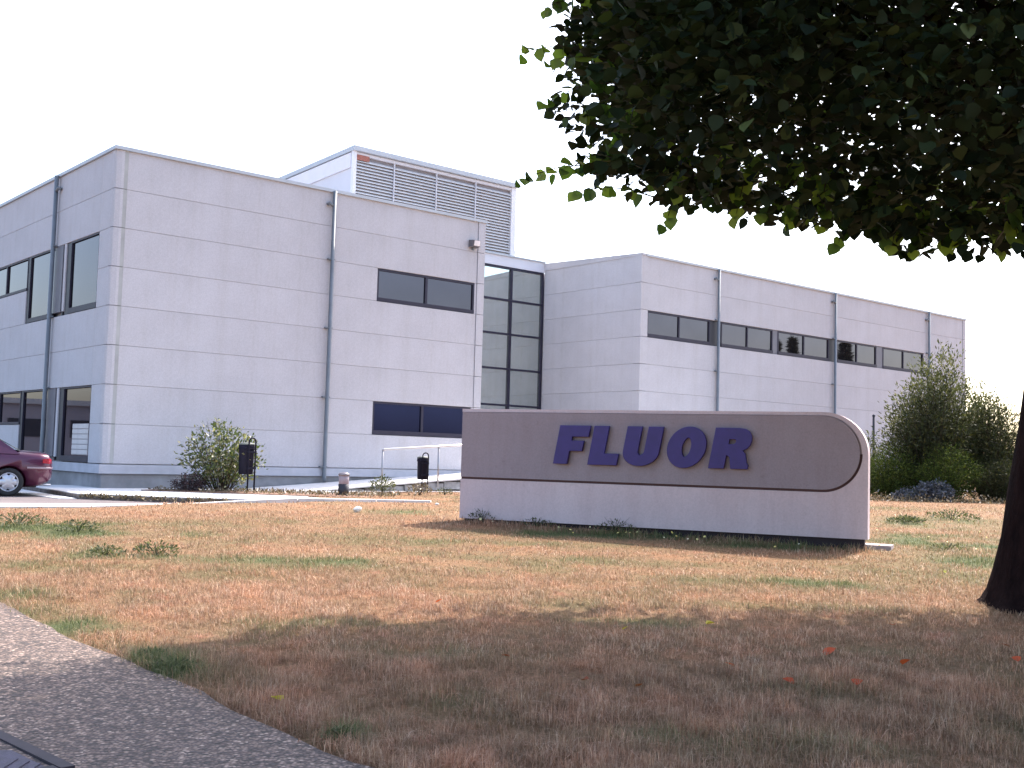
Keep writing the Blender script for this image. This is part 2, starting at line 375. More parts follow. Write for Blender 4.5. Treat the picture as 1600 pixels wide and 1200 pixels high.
# aggregate path, bottom left: grid clipped to its edge line
def agg_path():
    E0, E1 = Vector((-.74, 5.84)), Vector((-4.42, 9.85)); d = (E1 - E0).normalized(); nrm = Vector((-d.y, d.x))
    if nrm.x > 0: nrm = -nrm
    mb = MB(); rows = []
    ts = np.arange(-9, 34, .25); ws = [0, .3, .8, 1.6, 3, 6, 12]
    for t in ts:
        w = .03 * math.sin(t * 2.1) + .02 * math.sin(t * 5.3 + 1) + R_.uniform(-.012, .012)
        row = []
        for q in ws:
            p = E0 + d * float(t) + nrm * (q + (w if q == 0 else 0)); row.append((p.x, p.y, gzf(p.x, p.y) + .018 - (0.0 if q else .004)))
        rows.append(row)
    vs = [p for r in rows for p in r]; k = len(ws)
    fs = [(i*k+j, (i+1)*k+j, (i+1)*k+j+1, i*k+j+1) for i in range(len(rows)-1) for j in range(k-1)]
    fs = [tuple(f) for f in fs]
    mb.add(vs, fs)
    edge = [r[0] for r in rows]; low = [(x, y, z - .06) for x, y, z in edge]; q = len(edge)
    mb.add(edge + low, [(i, i + 1, i + 1 + q, i + q) for i in range(q - 1)])
    tag(mb.build('path', M_AGG), kind='structure')
agg_path()

ZA = .485
def flat(z): return lambda x, y: z
tag(drape('road', [(-60, 8.0)] + [(x, y - .2) for x, y in KERB_FAR[:-1]] + [(-2.6, 23.6), (-8.8, 24.6), (-9.0, 60), (-60, 60)], lambda x, y: ZA - .02 * (1 if x < -20 else 0), M_ASPH), kind='structure')
def strip(name, near, far, z0f, mat):
    mb = MB(); n = len(near)
    a = [(x, y, z0f(x)) for x, y in near]; b = [(x, y, z0f(x) - .005) for x, y in far]
    al = [(x, y, z - .2) for x, y, z in a]; bl = [(x, y, z - .2) for x, y, z in b]
    vs = a + b + al + bl
    fs = []
    for i in range(n - 1):
        fs += [(i, i+1, n+i+1, n+i), (2*n+i, 2*n+i+1, i+1, i), (n+i, n+i+1, 3*n+i+1, 3*n+i)]
    fs += [(0, n, 3*n, 2*n), (n-1, 2*n-1, 4*n-1, 3*n-1)]
    return mb.add(vs, fs).build(name, mat)
# front kerb strip laid in lengths
def kerb_run():
    root_z = lambda x: .51 if x < -6.6 else .51 + .155 * min(1, (x + 6.6) / 2.2)
    kerb = empty('kerb'); tag(kerb, kind='structure')
    pts_n, pts_f = [], []
    for i in range(len(KERB_NEAR) - 1):
        L = math.dist(KERB_NEAR[i], KERB_NEAR[i+1]); k = max(1, int(L / 1.0))
        for j in range(k):
            t = j / k; pts_n.append(tuple(np.array(KERB_NEAR[i]) * (1-t) + np.array(KERB_NEAR[i+1]) * t)); pts_f.append(tuple(np.array(KERB_FAR[i]) * (1-t) + np.array(KERB_FAR[i+1]) * t))
    pts_n.append(KERB_NEAR[-1]); pts_f.append(KERB_FAR[-1])
    for i in range(len(pts_n) - 1):
        if pts_n[i][0] < -13: continue
        g = .012
        def sh(a, b, t): return tuple(np.array(a) * (1-t) + np.array(b) * t)
        L = math.dist(pts_n[i], pts_n[i+1]); t = g / L
        a0, a1 = sh(pts_n[i], pts_n[i+1], t), sh(pts_n[i], pts_n[i+1], 1-t); b0, b1 = sh(pts_f[i], pts_f[i+1], t), sh(pts_f[i], pts_f[i+1], 1-t)
        o = strip('kerbstone', [a0, a1], [b0, b1], root_z, M_KERB); o.parent = kerb
kerb_run()
pv = drape('pavement', PAVE, flat(.60), M_PAVE, thick=.02); tag(pv, kind='structure')
PB = [PAVE[i] for i in range(0, len(PAVE))]
mbk = MB()
for i in range(len(PAVE)):
    (x0, y0), (x1, y1) = PAVE[i], PAVE[(i + 1) % len(PAVE)]
    k = .012; c = Vector((-7, 25.5))
    def inn(x, y): v = c - Vector((x, y)); v.normalize(); return x + v.x * k, y + v.y * k
    p0, p1 = inn(x0, y0), inn(x1, y1)
    mbk.add([(*p0, .579), (*p1, .579), (*p1, .42), (*p0, .42)], [(0, 1, 2, 3)])
tag(mbk.build('pavement_edge', M_KERBF), kind='structure')
# dropped apron left of the pavement
tag(drape('pavement_apron', [(-8.98, 23.3), (-10.45, 25.28), (-12.1, 27.6), (-20, 37), (-21.2, 36.2), (-10.9, 25.0), (-9.3, 23.15)], flat(.500), M_PAVE), kind='structure')

# ------------------------------------------------------------------ the office building (local x along the front, y into the building)
TH = .7045
Bld = empty('office_building', (-9.7102, 26.5911, 0), TH, 'two storey white panel office block with a louvred rooftop box and recessed glass centre', 'building')
ZT, HP = 8.78, .95
def zr(k): return ZT - HP * k
PC = {}
def panel(a0, a1, z0, z1, face='x', off=(0, 0), name='panel', parent=None, mat=None, g=.0042):
    w_, h_ = round(a1 - a0 - 2*g, 3), round(z1 - z0 - 2*g, 3); key = (w_, h_, face, name, mat)
    if key not in PC:
        m_ = MB().frustum_panel(0, w_, 0, h_, .016, .004, face); e = g - .001     # face slab on a backing plate that closes the joint
        if face == 'x': m_.box(-e, w_ + e, .0002, .118, -e, h_ + e)
        else: m_.box(.0002, .118, -e, w_ + e, -e, h_ + e)
        PC[key] = m_.mesh(name, mat or M_PANEL)
    loc = (a0 + g + off[0], off[1], z0 + g) if face == 'x' else (off[0], a0 + g + off[1], z0 + g)
    return link(name, PC[key], parent or Bld, loc)
mb = MB()
mb.box(.12, 11.32, .12, 24, .93, 8.70)            # left block core
mb.box(18.66, 41.06, .12, 22, .3, 8.70)          # right block core
mb.box(11.44, 18.54, 5.16, 24, .3, 8.60)
mb.build('wall_core', M_CORE, Bld)
mb = MB(); mb.box(.03, 11.4, .03, 23.9, .0, .93); mb.build('plinth', M_PLINTH, Bld)
mb = MB(); mb.box(-.06, 11.49, -.055, 0, .945, 1.165); mb.box(-.06, 0, 0, 24, .945, 1.165); mb.build('base_band', simple('band_concrete', (.42, .42, .46), .85, var=.1), Bld)
def row_front(k, bays, cut=None):
    z1, z0 = zr(k), zr(k + 1)
    for a, b in bays:
        segs = [(a, b)]
        for c0, c1 in (cut or []):
            ns = []
            for p, q in segs:
                if c1 <= p or c0 >= q: ns.append((p, q)); continue
                if c0 - p > .05: ns.append((p, c0))
                if q - c1 > .05: ns.append((c1, q))
            segs = ns
        for p, q in segs: panel(p, q, z0, z1)
for k in range(8):
    row_front(k, [(.275, 6.04), (6.04, 11.2)], [(7.6, 11.12)] if k in (2, 6) else None)
    row_front(k, [(18.85, 22.63), (22.63, 30.2), (30.2, 37.7), (37.7, 40.95)], [(18.85, 37.4)] if k == 2 else None)
LBAYS = [(.19, .85), (.85, 3.96), (3.96, 11.46), (11.46, 18.96), (18.96, 24)]
def row_left(k, cut):
    z1, z0 = zr(k), zr(k + 1)
    for a, b in LBAYS:
        segs = [(a, b)]
        for c0, c1 in cut:
            ns = []
            for p, q in segs:
                if c1 <= p or c0 >= q: ns.append((p, q)); continue
                if c0 - p > .05: ns.append((p, c0))
                if q - c1 > .05: ns.append((c1, q))
            segs = ns
        for p, q in segs: panel(p, q, z0, z1, 'y')
for k in range(8):
    row_left(k, {2: [(.85, 24)], 3: [(.85, 6.38)], 6: [(.85, 24)], 7: [(.85, 6.38)]}.get(k, []))
# corner pieces: rounded quarter panels
def corner_piece(cx, sx_, z0, z1, r=.20):
    """vertical rounded corner; sx_=+1 left corner, -1 right corner"""
    prof = [(cx + sx_ * .185, -.035), (cx + sx_ * .12, -.035), (cx + sx_*.045, -.018), (cx + sx_*.0, .015 - .02), (cx - sx_ * .022, .05), (cx - sx_ * .035, .12), (cx - sx_ * .035, .185), (cx + sx_ * .0, .185), (cx + sx_ * .185, .0)]
    mb = MB(); n = len(prof)
    a = [(x, y, z0 + .008) for x, y in prof]; b = [(x, y, z1 - .008) for x, y in prof]
    mb.add(a + b, [(i, (i+1) % n, (i+1) % n + n, i + n) for i in range(n)] + [tuple(range(n)), tuple(range(n, 2*n))])
    return mb
cm = corner_piece(0, 1, 0, HP).mesh('corner_panel', M_PANEL)
for k in range(8): link('corner_panel', cm, Bld, (0, 0, zr(k + 1)))
for k in range(8): MB().box(.186, .275, -.030, -.002, zr(k + 1) + .006, zr(k) - .006).build('joint_cover', simple('grimy_joint', (.37, .37, .36), .9, var=.12, scale=2), Bld)
# right corner of left block, both corners of right block
def corner_strip(x0, x1, y1, k):
    g = .008; mb = MB(); mb.box(x0 + g, x1, -.04, y1, g, HP - g); return mb
cs1 = corner_strip(11.2, 11.475, .3, 0).mesh('corner_panel', M_PANEL)
cs2 = corner_strip(18.49, 18.85, .3, 0).mesh('corner_panel', M_PANEL)
cs3 = corner_strip(40.95, 41.22, .3, 0).mesh('corner_panel', M_PANEL)
for k in range(8):
    for c in (cs1, cs2, cs3): link('corner_panel', c, Bld, (0, 0, zr(k + 1)))
# side of right block inside the recess, and its slightly rising parapet
for k in range(9):
    panel(.31, 5.05, zr(k + 1), zr(k), 'y', (18.54, 0))
    panel(.31, 5.05, zr(k + 1), zr(k), 'y', (11.44, 0)).scale.x = -1
mb = MB(); mb.add([(18.50, -.06, 8.775), (18.50, 5.10, 8.775), (18.72, 5.10, 8.775), (18.72, -.06, 8.775), (18.50, -.06, 8.86), (18.50, 5.10, 9.06), (18.72, 5.10, 9.06), (18.72, -.06, 8.86)],
    [(0,3,2,1),(4,5,6,7),(0,1,5,4),(1,2,6,5),(2,3,7,6),(3,0,4,7)]); mb.build('parapet', M_PANEL, Bld)
# copings
mb = MB()
mb.box(-.07, 11.52, -.075, .25, 8.775, 8.86); mb.build('coping', M_COPE, Bld)
mb = MB(); mb.box(-.07, .25, .25, 24, 8.775, 8.86); mb.build('coping', M_COPE, Bld)
mb = MB(); mb.box(18.73, 41.25, -.075, .25, 8.775, 8.855); mb.build('coping', M_COPE, Bld)
mb = MB(); mb.box(11.27, 11.52, .25, 5.1, 8.775, 8.855); mb.build('coping', M_COPE, Bld)
mb = MB(); mb.box(.25, 11.3, .25, 24, 8.55, 8.6); mb.box(18.7, 41.1, .3, 22, 8.55, 8.6); mb.build('flat_roof', simple('roof_felt', (.2, .2, .2), .9), Bld)

# recessed glass wall
mb = MB(); mb.box(11.44, 18.53, 5.04, 5.3, 8.69, 9.07); mb.build('header_band', M_WHITE, Bld)
mb = MB(); mb.box(11.44, 18.53, 4.98, 5.32, 9.072, 9.12); mb.build('coping', M_COPE, Bld)
def window(parent, a0, a1, z0, z1, panes, depth=.07, fr=.055, face='x', off=0.0, glass=None, bars=(), botfr=None, name='window', front=-.005):
    """frame with panes set back; panes = list of (a0,a1,z0,z1)"""
    P = lambda mb_, p0, p1, q0, q1, d0, d1: mb_.box(p0, p1, off + d0, off + d1, q0, q1) if face == 'x' else mb_.box(off + d0, off + d1, p0, p1, q0, q1)
    m_ = MB(); b = botfr or fr
    P(m_, a0, a1, z0, z0 + b, front - .02, depth); P(m_, a0, a1, z1 - fr, z1, front, depth)
    P(m_, a0, a0 + fr, z0 + b, z1 - fr, front, depth); P(m_, a1 - fr, a1, z0 + b, z1 - fr, front, depth)
    for c0, c1, e0, e1 in bars: P(m_, c0, c1, max(e0, z0 + b), min(e1, z1 - fr), front + .002, depth)
    w_ = m_.build(name, M_FRAME, parent)
    for p0, p1, q0, q1 in panes:
        g_ = MB(); P(g_, p0, p1, q0, q1, depth * .55, depth * .55 + .012); g_.build('pane', glass or M_GLASS, w_)
    return w_
xs = [11.50, 13.60, 15.24, 16.90, 18.47]; zs = [2.2, 3.52, 4.87, 6.17, 7.44, 8.66]
bars = [(x - .045, x + .045, 2.25, 8.6) for x in xs[1:-1]]
for i in range(len(xs) - 1):
    for z in zs[1:-1]: bars.append((xs[i] + (.06 if i == 0 else .046), xs[i+1] - (.06 if i == len(xs)-2 else .046), z - .035, z + .035))
panes = [(xs[i] + .03, xs[i+1] - .03, zs[j] + .02, zs[j+1] - .02) for i in range(4) for j in range(5)]
aw = window(Bld, 11.47, 18.50, 2.2, 8.68, panes, depth=.12, fr=.07, off=5.06, glass=M_ATR, bars=bars, name='glass_wall')
aw['label'] = 'tall grid of grey green glass panes in dark frames'
mb = MB(); mb.box(11.44, 18.53, 5.05, 5.16, .5, 2.2); mb.build('glass_wall_base', M_WHITE, Bld)

# front windows of the left block
wv = window(Bld, 7.6, 11.12, zr(3) + .01, zr(2) - .01, [(7.66, 9.30, zr(3) + .1, zr(2) - .06), (9.36, 11.06, zr(3) + .1, zr(2) - .06)], bars=[(9.29, 9.37, 5, 7)], botfr=.10)
wv['label'] = 'upper two pane window with grey glass'
wv = window(Bld, 7.6, 11.12, zr(7) + .01, zr(6) - .01, [(7.66, 9.30, zr(7) + .1, zr(6) - .06), (9.36, 11.06, zr(7) + .1, zr(6) - .06)], bars=[(9.29, 9.37, 2, 4)], botfr=.12, glass=M_BLUE)
wv['label'] = 'lower two pane window with dark blue glass'
# ribbon windows of the right block
rib = [(18.86, 22.27), (22.92, 26.08), (26.42, 29.9), (30.46, 33.48), (34.0, 37.36)]
post = [(22.27, 22.92, M_DARK), (26.08, 26.42, M_MULL), (29.9, 30.46, M_DARK), (33.48, 34.0, M_MULL)]
for kk in (2,):
    z0, z1 = zr(kk + 1) + .01, zr(kk) - .01
    for a, b in rib:
        mid = (a + b) / 2
        window(Bld, a, b, z0, z1, [(a + .03, mid - .02, z0 + .1, z1 - .04), (mid + .02, b - .03, z0 + .1, z1 - .04)], bars=[(mid - .03, mid + .03, z0, z1)], botfr=.12)
    for a, b, mt in post:
        MB().box(a + .002, b - .002, .012, .09, z0, z1).build('window_post', mt, Bld)
# windows of the left side
def side_windows(kk):
    z1, z0, zm = zr(kk) - .01, zr(kk + 2) + .01, zr(kk + 1) + .01
    wa = window(Bld, .86, 2.86, z0, z1, [(.9, 2.84, z0 + .08, z1 - .05)], face='y', glass=M_GLASSL, fr=.035, botfr=.14)
    MB().box(.01, .09, 2.862, 3.18, z0, z1).build('window_post', M_DARK, Bld)
    MB().box(-.02, .09, 3.182, 3.33, z0 + .1, z1).build('window_post', M_PANEL, Bld)
    MB().box(.01, .09, 3.332, 3.42, z0, z1).build('window_post', M_DARK, Bld)
    MB().box(-.02, .09, 3.422, 4.05, z0 + .1, z1).build('window_post', M_MULL, Bld)
    window(Bld, 4.052, 6.16, z0, z1, [(4.1, 6.14, z0 + .08, z1 - .05)], face='y', glass=M_GLASSL, fr=.035, botfr=.12)
    MB().box(.01, .09, 6.162, 6.378, z0, z1).build('window_post', M_DARK, Bld)
    y = 6.38
    while y < 23:
        window(Bld, y + .002, y + 1.96, zm, z1, [(y + .03, y + 1.93, zm + .06, z1 - .05)], face='y', glass=M_GLASSL, fr=.035, botfr=.07); y += 1.965
    return wa
side_windows(2); wlow = side_windows(6)
# pale slatted blind seen at the corner ground floor window
bl = MB().box(-.002, .024, .92, 2.05, 1.36, 2.14)
blind = bl.build('blind', simple('blind_backing', (.33, .30, .31), .8), Bld)
sm = MB().box(-.010, .0, 0, 1.10, 0, .105).mesh('slat', simple('blind_slat', (.55, .51, .50), .7))
for i in range(6): link('slat', sm, blind, (-.004, .93, 1.38 + i * .128))

# downpipes with swan neck, shoe and straps
def downpipe(x, y, face, z0):
    o = empty('x'); bpy.data.objects.remove(o)
    m_ = MB(); P = (lambda a, d, z: (a, d, z)) if face == 'x' else (lambda a, d, z: (d, a, z))
    a = x if face == 'x' else y
    m_.tube([P(a, -.12, 8.80), P(a, -.12, z0 + .12), P(a - .0, -.16, z0)], .055, 12)
    pipe = m_.build('downpipe', M_PIPE, Bld)
    for z in np.arange(zr(8) + .02, 8.6, HP * 2):
        s = MB()
        if face == 'x': s.box(a - .14, a + .07, -.135, -.036, z - .02, z + .02)
        else: s.box(-.135, -.036, a - .07, a + .14, z - .02, z + .02)
        s.build('pipe_strap', M_PIPE, pipe)
    s = MB(); sg = -1 if face == 'x' else -1
    s.tube([P(a + sg * .17, -.03, 8.42), P(a + sg * .15, -.11, 8.45), P(a + sg * .05, -.12, 8.38)], .045, 8); s.build('outlet_spout', M_PIPE, pipe)
downpipe(6.04, 0, 'x', .80)
for x in (22.63, 30.2, 37.7): downpipe(x, 0, 'x', .75)
for y in (3.96, 11.46, 18.96): downpipe(0, y, 'y', .6)

# rooftop plant box with louvres
px0, px1, py0 = 9.82, 17.0, 5.09
pent = MB().add([(px0+.03, py0+.12, 8.6), (px1-.03, py0+.12, 8.6), (px1-.03, 15, 8.6), (px0+.03, 15, 8.6),
                 (px0+.03, py0+.12, 11.70), (px1-.03, py0+.12, 11.70), (px1-.03, 15, 11.32), (px0+.03, 15, 11.32)],
                [(0,3,2,1),(4,5,6,7),(0,1,5,4),(1,2,6,5),(2,3,7,6),(3,0,4,7)]).build('rooftop_plant_box', M_WHITE, Bld)
MB().box(px0 + .12, px1 - .12, py0 + .105, py0 + .118, 9.0, 11.6).build('louvre_backing', M_BACK, pent)
MB().add([(px0-.06, py0-.12, 11.72), (px1+.06, py0-.12, 11.72), (px1+.06, 15.1, 11.33), (px0-.06, 15.1, 11.33),
          (px0-.06, py0-.12, 11.88), (px1+.06, py0-.12, 11.88), (px1+.06, 15.1, 11.47), (px0-.06, 15.1, 11.47)],
         [(0,3,2,1),(4,5,6,7),(0,1,5,4),(1,2,6,5),(2,3,7,6),(3,0,4,7)]).build('roof_fascia', M_COPE, pent)
MB().add([(px0-.025, py0+.13, 11.18), (px0-.025, 14.9, 10.75), (px0-.025, 14.9, 11.3), (px0-.025, py0+.13, 11.68), (px0+.02, py0+.13, 11.18), (px0+.02, 14.9, 10.75), (px0+.02, 14.9, 11.3), (px0+.02, py0+.13, 11.68)],
         [(0,1,2,3),(7,6,5,4),(0,4,5,1),(1,5,6,2),(2,6,7,3),(3,7,4,0)]).build('side_band', simple('side_band_white', (.68, .66, .70), .6, var=.03), pent)
bx = [px0, 11.48, 13.29, 15.07, px1]
mb = MB(); mb.box(px0 - .02, px0 + .11, py0 - .03, py0 + .1, 8.9, 11.715); mb.box(px1 - .22, px1, py0 - .03, py0 + .1, 8.9, 11.715)
mb.build('corner_post', simple('post_white', (.70, .69, .72), .5, var=.03), pent)
for x in bx[1:-1]: MB().box(x - .015, x + .015, py0 - .02, py0 + .04, 9.06, 11.60).build('louvre_mullion', M_WHITE, pent)
MB().box(px0 + .112, px1 - .222, py0 - .01, py0 + .1, 11.60, 11.70).build('louvre_head', M_WHITE, pent)
SL = {}
for i in range(4):
    x0 = bx[i] + (.115 if i == 0 else .026); x1 = bx[i+1] - (.225 if i == 3 else .026); L = round(x1 - x0, 3)
    if L not in SL:
        SL[L] = MB().add([(0, -.045, -.03), (L, -.045, -.03), (L, .05, .055), (0, .05, .055), (0, -.045, -.012), (L, -.045, -.012), (L, .05, .073), (0, .05, .073)],
                         [(0,3,2,1),(4,5,6,7),(0,1,5,4),(1,2,6,5),(2,3,7,6),(3,0,4,7)]).mesh('slat', M_SLAT)
    z = 9.15
    while z < 11.52: link('slat', SL[L], pent, (x0, py0 + .045, z)); z += .108
MB().box(px0 + .12, px0 + .62, py0 - .02, py0 - .012, 11.44, 11.62).build('rust_patch', M_RUST, pent)
MB().box(px1, px1 + .06, py0 + .02, py0 + .10, 9.16, 9.36).build('small_bracket', M_DARK, pent)

# floodlight on the front wall
def b2w(t, s, z):
    return (-9.7102 + t * math.cos(TH) - s * math.sin(TH), 26.5911 + t * math.sin(TH) + s * math.cos(TH), z)
fl = empty('floodlight', b2w(10.98, -.04, 8.06), TH, 'small box floodlight fixed high on the white wall near its corner', 'lamp')
mb = MB().add([(-.13,-.20,-.10),(.13,-.20,-.10),(.15,0,-.12),(-.15,0,-.12),(-.13,-.23,.08),(.13,-.23,.08),(.15,0,.11),(-.15,0,.11)], [(0,3,2,1),(4,5,6,7),(0,1,5,4),(1,2,6,5),(2,3,7,6),(3,0,4,7)])
mb.build('housing', simple('lamp_grey', (.12, .11, .12), .5), fl)
MB().add([(-.105,-.212,-.085),(.115,-.212,-.085),(.115,-.24,.07),(-.105,-.24,.07),(-.105,-.20,-.085),(.115,-.20,-.085),(.115,-.225,.07),(-.105,-.225,.07)], [(0,1,2,3),(7,6,5,4),(0,4,5,1),(1,5,6,2),(2,6,7,3),(3,7,4,0)]).build('lens', simple('lamp_lens', (.75, .70, .70), .2), fl)
MB().box(-.03, .03, -.05, .005, -.2, -.12).build('bracket', M_PIPE, fl)

# ------------------------------------------------------------------ ramp and handrail
def rz_(t): return .60 + .07 * (t - 3.6)
RS = -2.35
wallr = MB(); ts = [3.2, 5, 7, 9, 11, 13, 15]
top = [(t, 0, rz_(t) + .0) for t in ts]; topn = [(t, RS, rz_(t)) for t in ts]
n = len(ts)
vs = topn + [(t, -.02, rz_(t)) for t in ts] + [(t, RS, rz_(t) - .035) for t in ts]
wallr.add(vs, [(i, i+1, n+i+1, n+i) for i in range(n-1)] + [(2*n+i, 2*n+i+1, i+1, i) for i in range(n-1)] + [(0, n, 2*n)])
rampo = wallr.build('ramp', M_PAVE, None, (-9.7102, 26.5911, 0), TH); tag(rampo, kind='structure')
rw = empty('ramp_wall', (-9.7102, 26.5911, 0), TH, 'low rough stone retaining wall under the sloping concrete ramp', 'wall')
back = MB(); back.add([(3.4, RS+.16, .3), (15, RS+.16, .3), (15, RS+.16, rz_(15)-.04), (3.4, RS+.16, rz_(3.4)-.02)], [(0,1,2,3)]); back.build('wall_backing', M_KERBF, rw)
t = 4.6
while t < 14.8:
    L = R_.uniform(.28, .62); zt_ = rz_(t) - .04
    nrow = 1 if zt_ - .5 < .2 else 2; zc = .46
    for r_ in range(nrow):
        z1 = zc + (zt_ - .46) / nrow
        o_ = R_.uniform(-.02, .025); c = .015
        mb = MB(); mb.add([(t+.01+R_.uniform(0,.02), RS+.02+o_, zc+.01), (t+L-.015, RS+.02+o_*.5, zc+.008), (t+L-.01, RS+.03, z1-.012), (t+.012, RS+.025+o_, z1-.008),
                           (t+.01, RS+.15, zc+.01), (t+L-.01, RS+.15, zc+.01), (t+L-.01, RS+.15, z1-.01), (t+.01, RS+.15, z1-.01)],
                          [(0,1,2,3),(7,6,5,4),(0,4,5,1),(1,5,6,2),(2,6,7,3),(3,7,4,0)])
        mb.build('stone', M_STONE if R_.random() < .7 else M_KERBF, rw); zc = z1
    t += L
mbx = MB(); mbx.add([(3.0, RS-.20, .64), (15.5, RS-.20, .64), (15.5, RS+.0, .64), (3.0, RS+.0, .64), (3.0, RS-.20, .40), (15.5, RS-.20, .40), (15.5, RS, .40), (3.0, RS, .40)],
    [(0,1,2,3),(7,6,5,4),(0,4,5,1),(1,5,6,2),(2,6,7,3),(3,7,4,0)])
tag(mbx.build('ramp_edging', M_KERB, None, (-9.7102, 26.5911, 0), TH), kind='structure')
PLZ = [(12.5, -5.0), (23, -5.0), (24, -1.5), (60, -1.5), (60, -.1), (18.6, -.1), (18.6, 5.2), (11.4, 5.2), (11.4, -.1), (12.5, -2.75)]
tag(drape('bounce_forecourt', [b2w(t, s, 0)[:2] for t, s in PLZ], flat(.66), M_PAVE, thick=.3), kind='structure')  # unseen pale paving, added to bounce light onto the recess walls
hr = empty('handrail', b2w(6.4, RS - .03, rz_(6.4)), TH, 'galvanised steel handrail on posts along the ramp edge', 'railing')
pts_ = [(t - 6.4, 0, rz_(t) - rz_(6.4) + .92) for t in (6.4, 8.2, 10.0, 11.8, 13.6)]
MB().tube([(pts_[0][0], 0, pts_[0][2] - .03)] + [(pts_[0][0] + .03, 0, pts_[0][2])] + pts_[1:], .03, 10).build('top_rail', simple('rail_top', (.62, .60, .60), .3, .5, var=.03), hr)
for x, _, z in pts_:
    MB().tube([(x, .0, z - .03), (x, 0, z - 1.10)], .024, 10).build('post', M_RAIL, hr)

# ------------------------------------------------------------------ litter bins and bollard
def litter_bin(loc, rz, s, label):
    b_ = empty('litter_bin', loc, rz, label, 'litter bin', 'black litter bins on posts'); b_.scale = (s, s, s)
    arc = [(0, .10 * math.cos(a), 1.17 + .10 * math.sin(a)) for a in np.linspace(math.pi, 0, 9)]
    MB().tube([(.0, -.10, -.05), (0, -.10, 1.10)] + arc + [(0, .10, 1.10), (0, .10, -.05)], .019, 8).build('post_loop', M_BIN, b_)
    body = MB().lathe([(.001, .43), (.155, .43), (.165, .45), (.175, 1.02), (.185, 1.04), (.185, 1.10), (.17, 1.105), (.165, 1.02), (.15, .47), (.001, .47)], 22, (-.19, 0, 0)).build('bucket', M_BIN, b_)
    MB().lathe([(.176, 1.106), (.186, 1.112), (.186, 1.125), (.16, 1.145), (.08, 1.162), (.001, 1.166)], 22, (-.19, 0, 0)).build('lid', M_BINLID, b_)
    MB().lathe([(.178, 1.0), (.192, 1.005), (.192, 1.03), (.178, 1.035)], 22, (-.19, 0, 0)).build('band', M_BIN, b_)
    MB().box(-.03, .02, -.12, .12, .55, .60).box(-.03, .02, -.12, .12, .92, .97).build('clamp', M_BIN, b_)
    return b_
litter_bin((-5.95, 25.8, .61), -.62, 1.0, 'black litter bin on two looped posts beside the green shrub')
litter_bin((-2.2, 29.2, .60), -1.05, .83, 'black litter bin in front of the ramp handrail, posts in dry weeds')
bo = empty('bollard_light', (-3.84, 26.0, .60), 0, 'short round bollard light with dark base and frosted grey top band', 'bollard light')
MB().lathe([(.001, -.05), (.125, -.05), (.125, .27), (.11, .275), (.001, .275)], 24).build('base', simple('bollard_black', (.025, .022, .03), .5), bo)
MB().lathe([(.108, .272), (.118, .28), (.118, .46), (.108, .47)], 24).build('lens', simple('bollard_lens', (.34, .28, .31), .3), bo)
MB().lathe([(.10, .462), (.132, .465), (.132, .50), (.12, .525), (.05, .54), (.001, .545)], 24).build('cap', simple('bollard_cap', (.25, .22, .23), .25, .3), bo)

# ------------------------------------------------------------------ monument sign
SA = math.radians(-24.196)
sg = empty('monument_sign', (-.785, 18.12, .52), SA, 'long stone company sign with FLUOR in raised purple letters and a rounded right end', 'sign')
# local: x along, y into depth, z up from .52
zb = .542 - .52
W, HT = 6.32, 2.365 - .52
CX, CZ = 5.70, 1.78 - .52; RO, RI = .62, .525
HT = CZ + .585
def arc(cx, cz, r, a0, a1, n=18): return [(cx + r * math.cos(math.radians(a)), cz + r * math.sin(math.radians(a))) for a in np.linspace(a0, a1, n)]
body = [(0, zb + .06)] + [(W, zb + .06)] + [(W, CZ)] + [(CX + RO * math.cos(math.radians(a)), CZ + .585 * math.sin(math.radians(a))) for a in np.linspace(4, 90, 18)] + [(0.0, HT)]
D = .22
bodyo = MB().prism(body, .03, D).build('sign_body', M_SIGN, sg)
# lower front slab with concave upper right and the racetrack groove cut between the slabs
zg = CZ - RI
low = [(0, zb + .06), (W, zb + .06), (W, CZ)] + [(CX + (RI + .022) * math.cos(math.radians(a)), CZ + (RI + .022) * math.sin(math.radians(a))) for a in np.linspace(0, -90, 22)] + [(0, zg - .022)]
mlow = MB().prism(low, -.012, .03).build('lower_slab', M_SIGN, sg)
upp = [(.012, zg + .014)] + [(CX + (RI - .014 + .02 * max(0, a) / 90) * math.cos(math.radians(a)), CZ + (RI - .014 + .02 * max(0, a) / 90) * math.sin(math.radians(a))) for a in np.linspace(-90, 90, 34)] + [(.012, CZ + RI + .006)]
MB().prism(upp, -.03, .03).build('upper_slab', M_SIGNU, sg)
gro = [(.0, zg - .03)] + [(CX + (RI + .03) * math.cos(math.radians(a)), CZ + (RI + .03) * math.sin(math.radians(a))) for a in np.linspace(-90, 0, 22)] + [(CX, CZ), (CX, zg + .05), (0, zg + .05)]
MB().prism(gro, .012, .028).build('groove', M_GROOVE, sg)
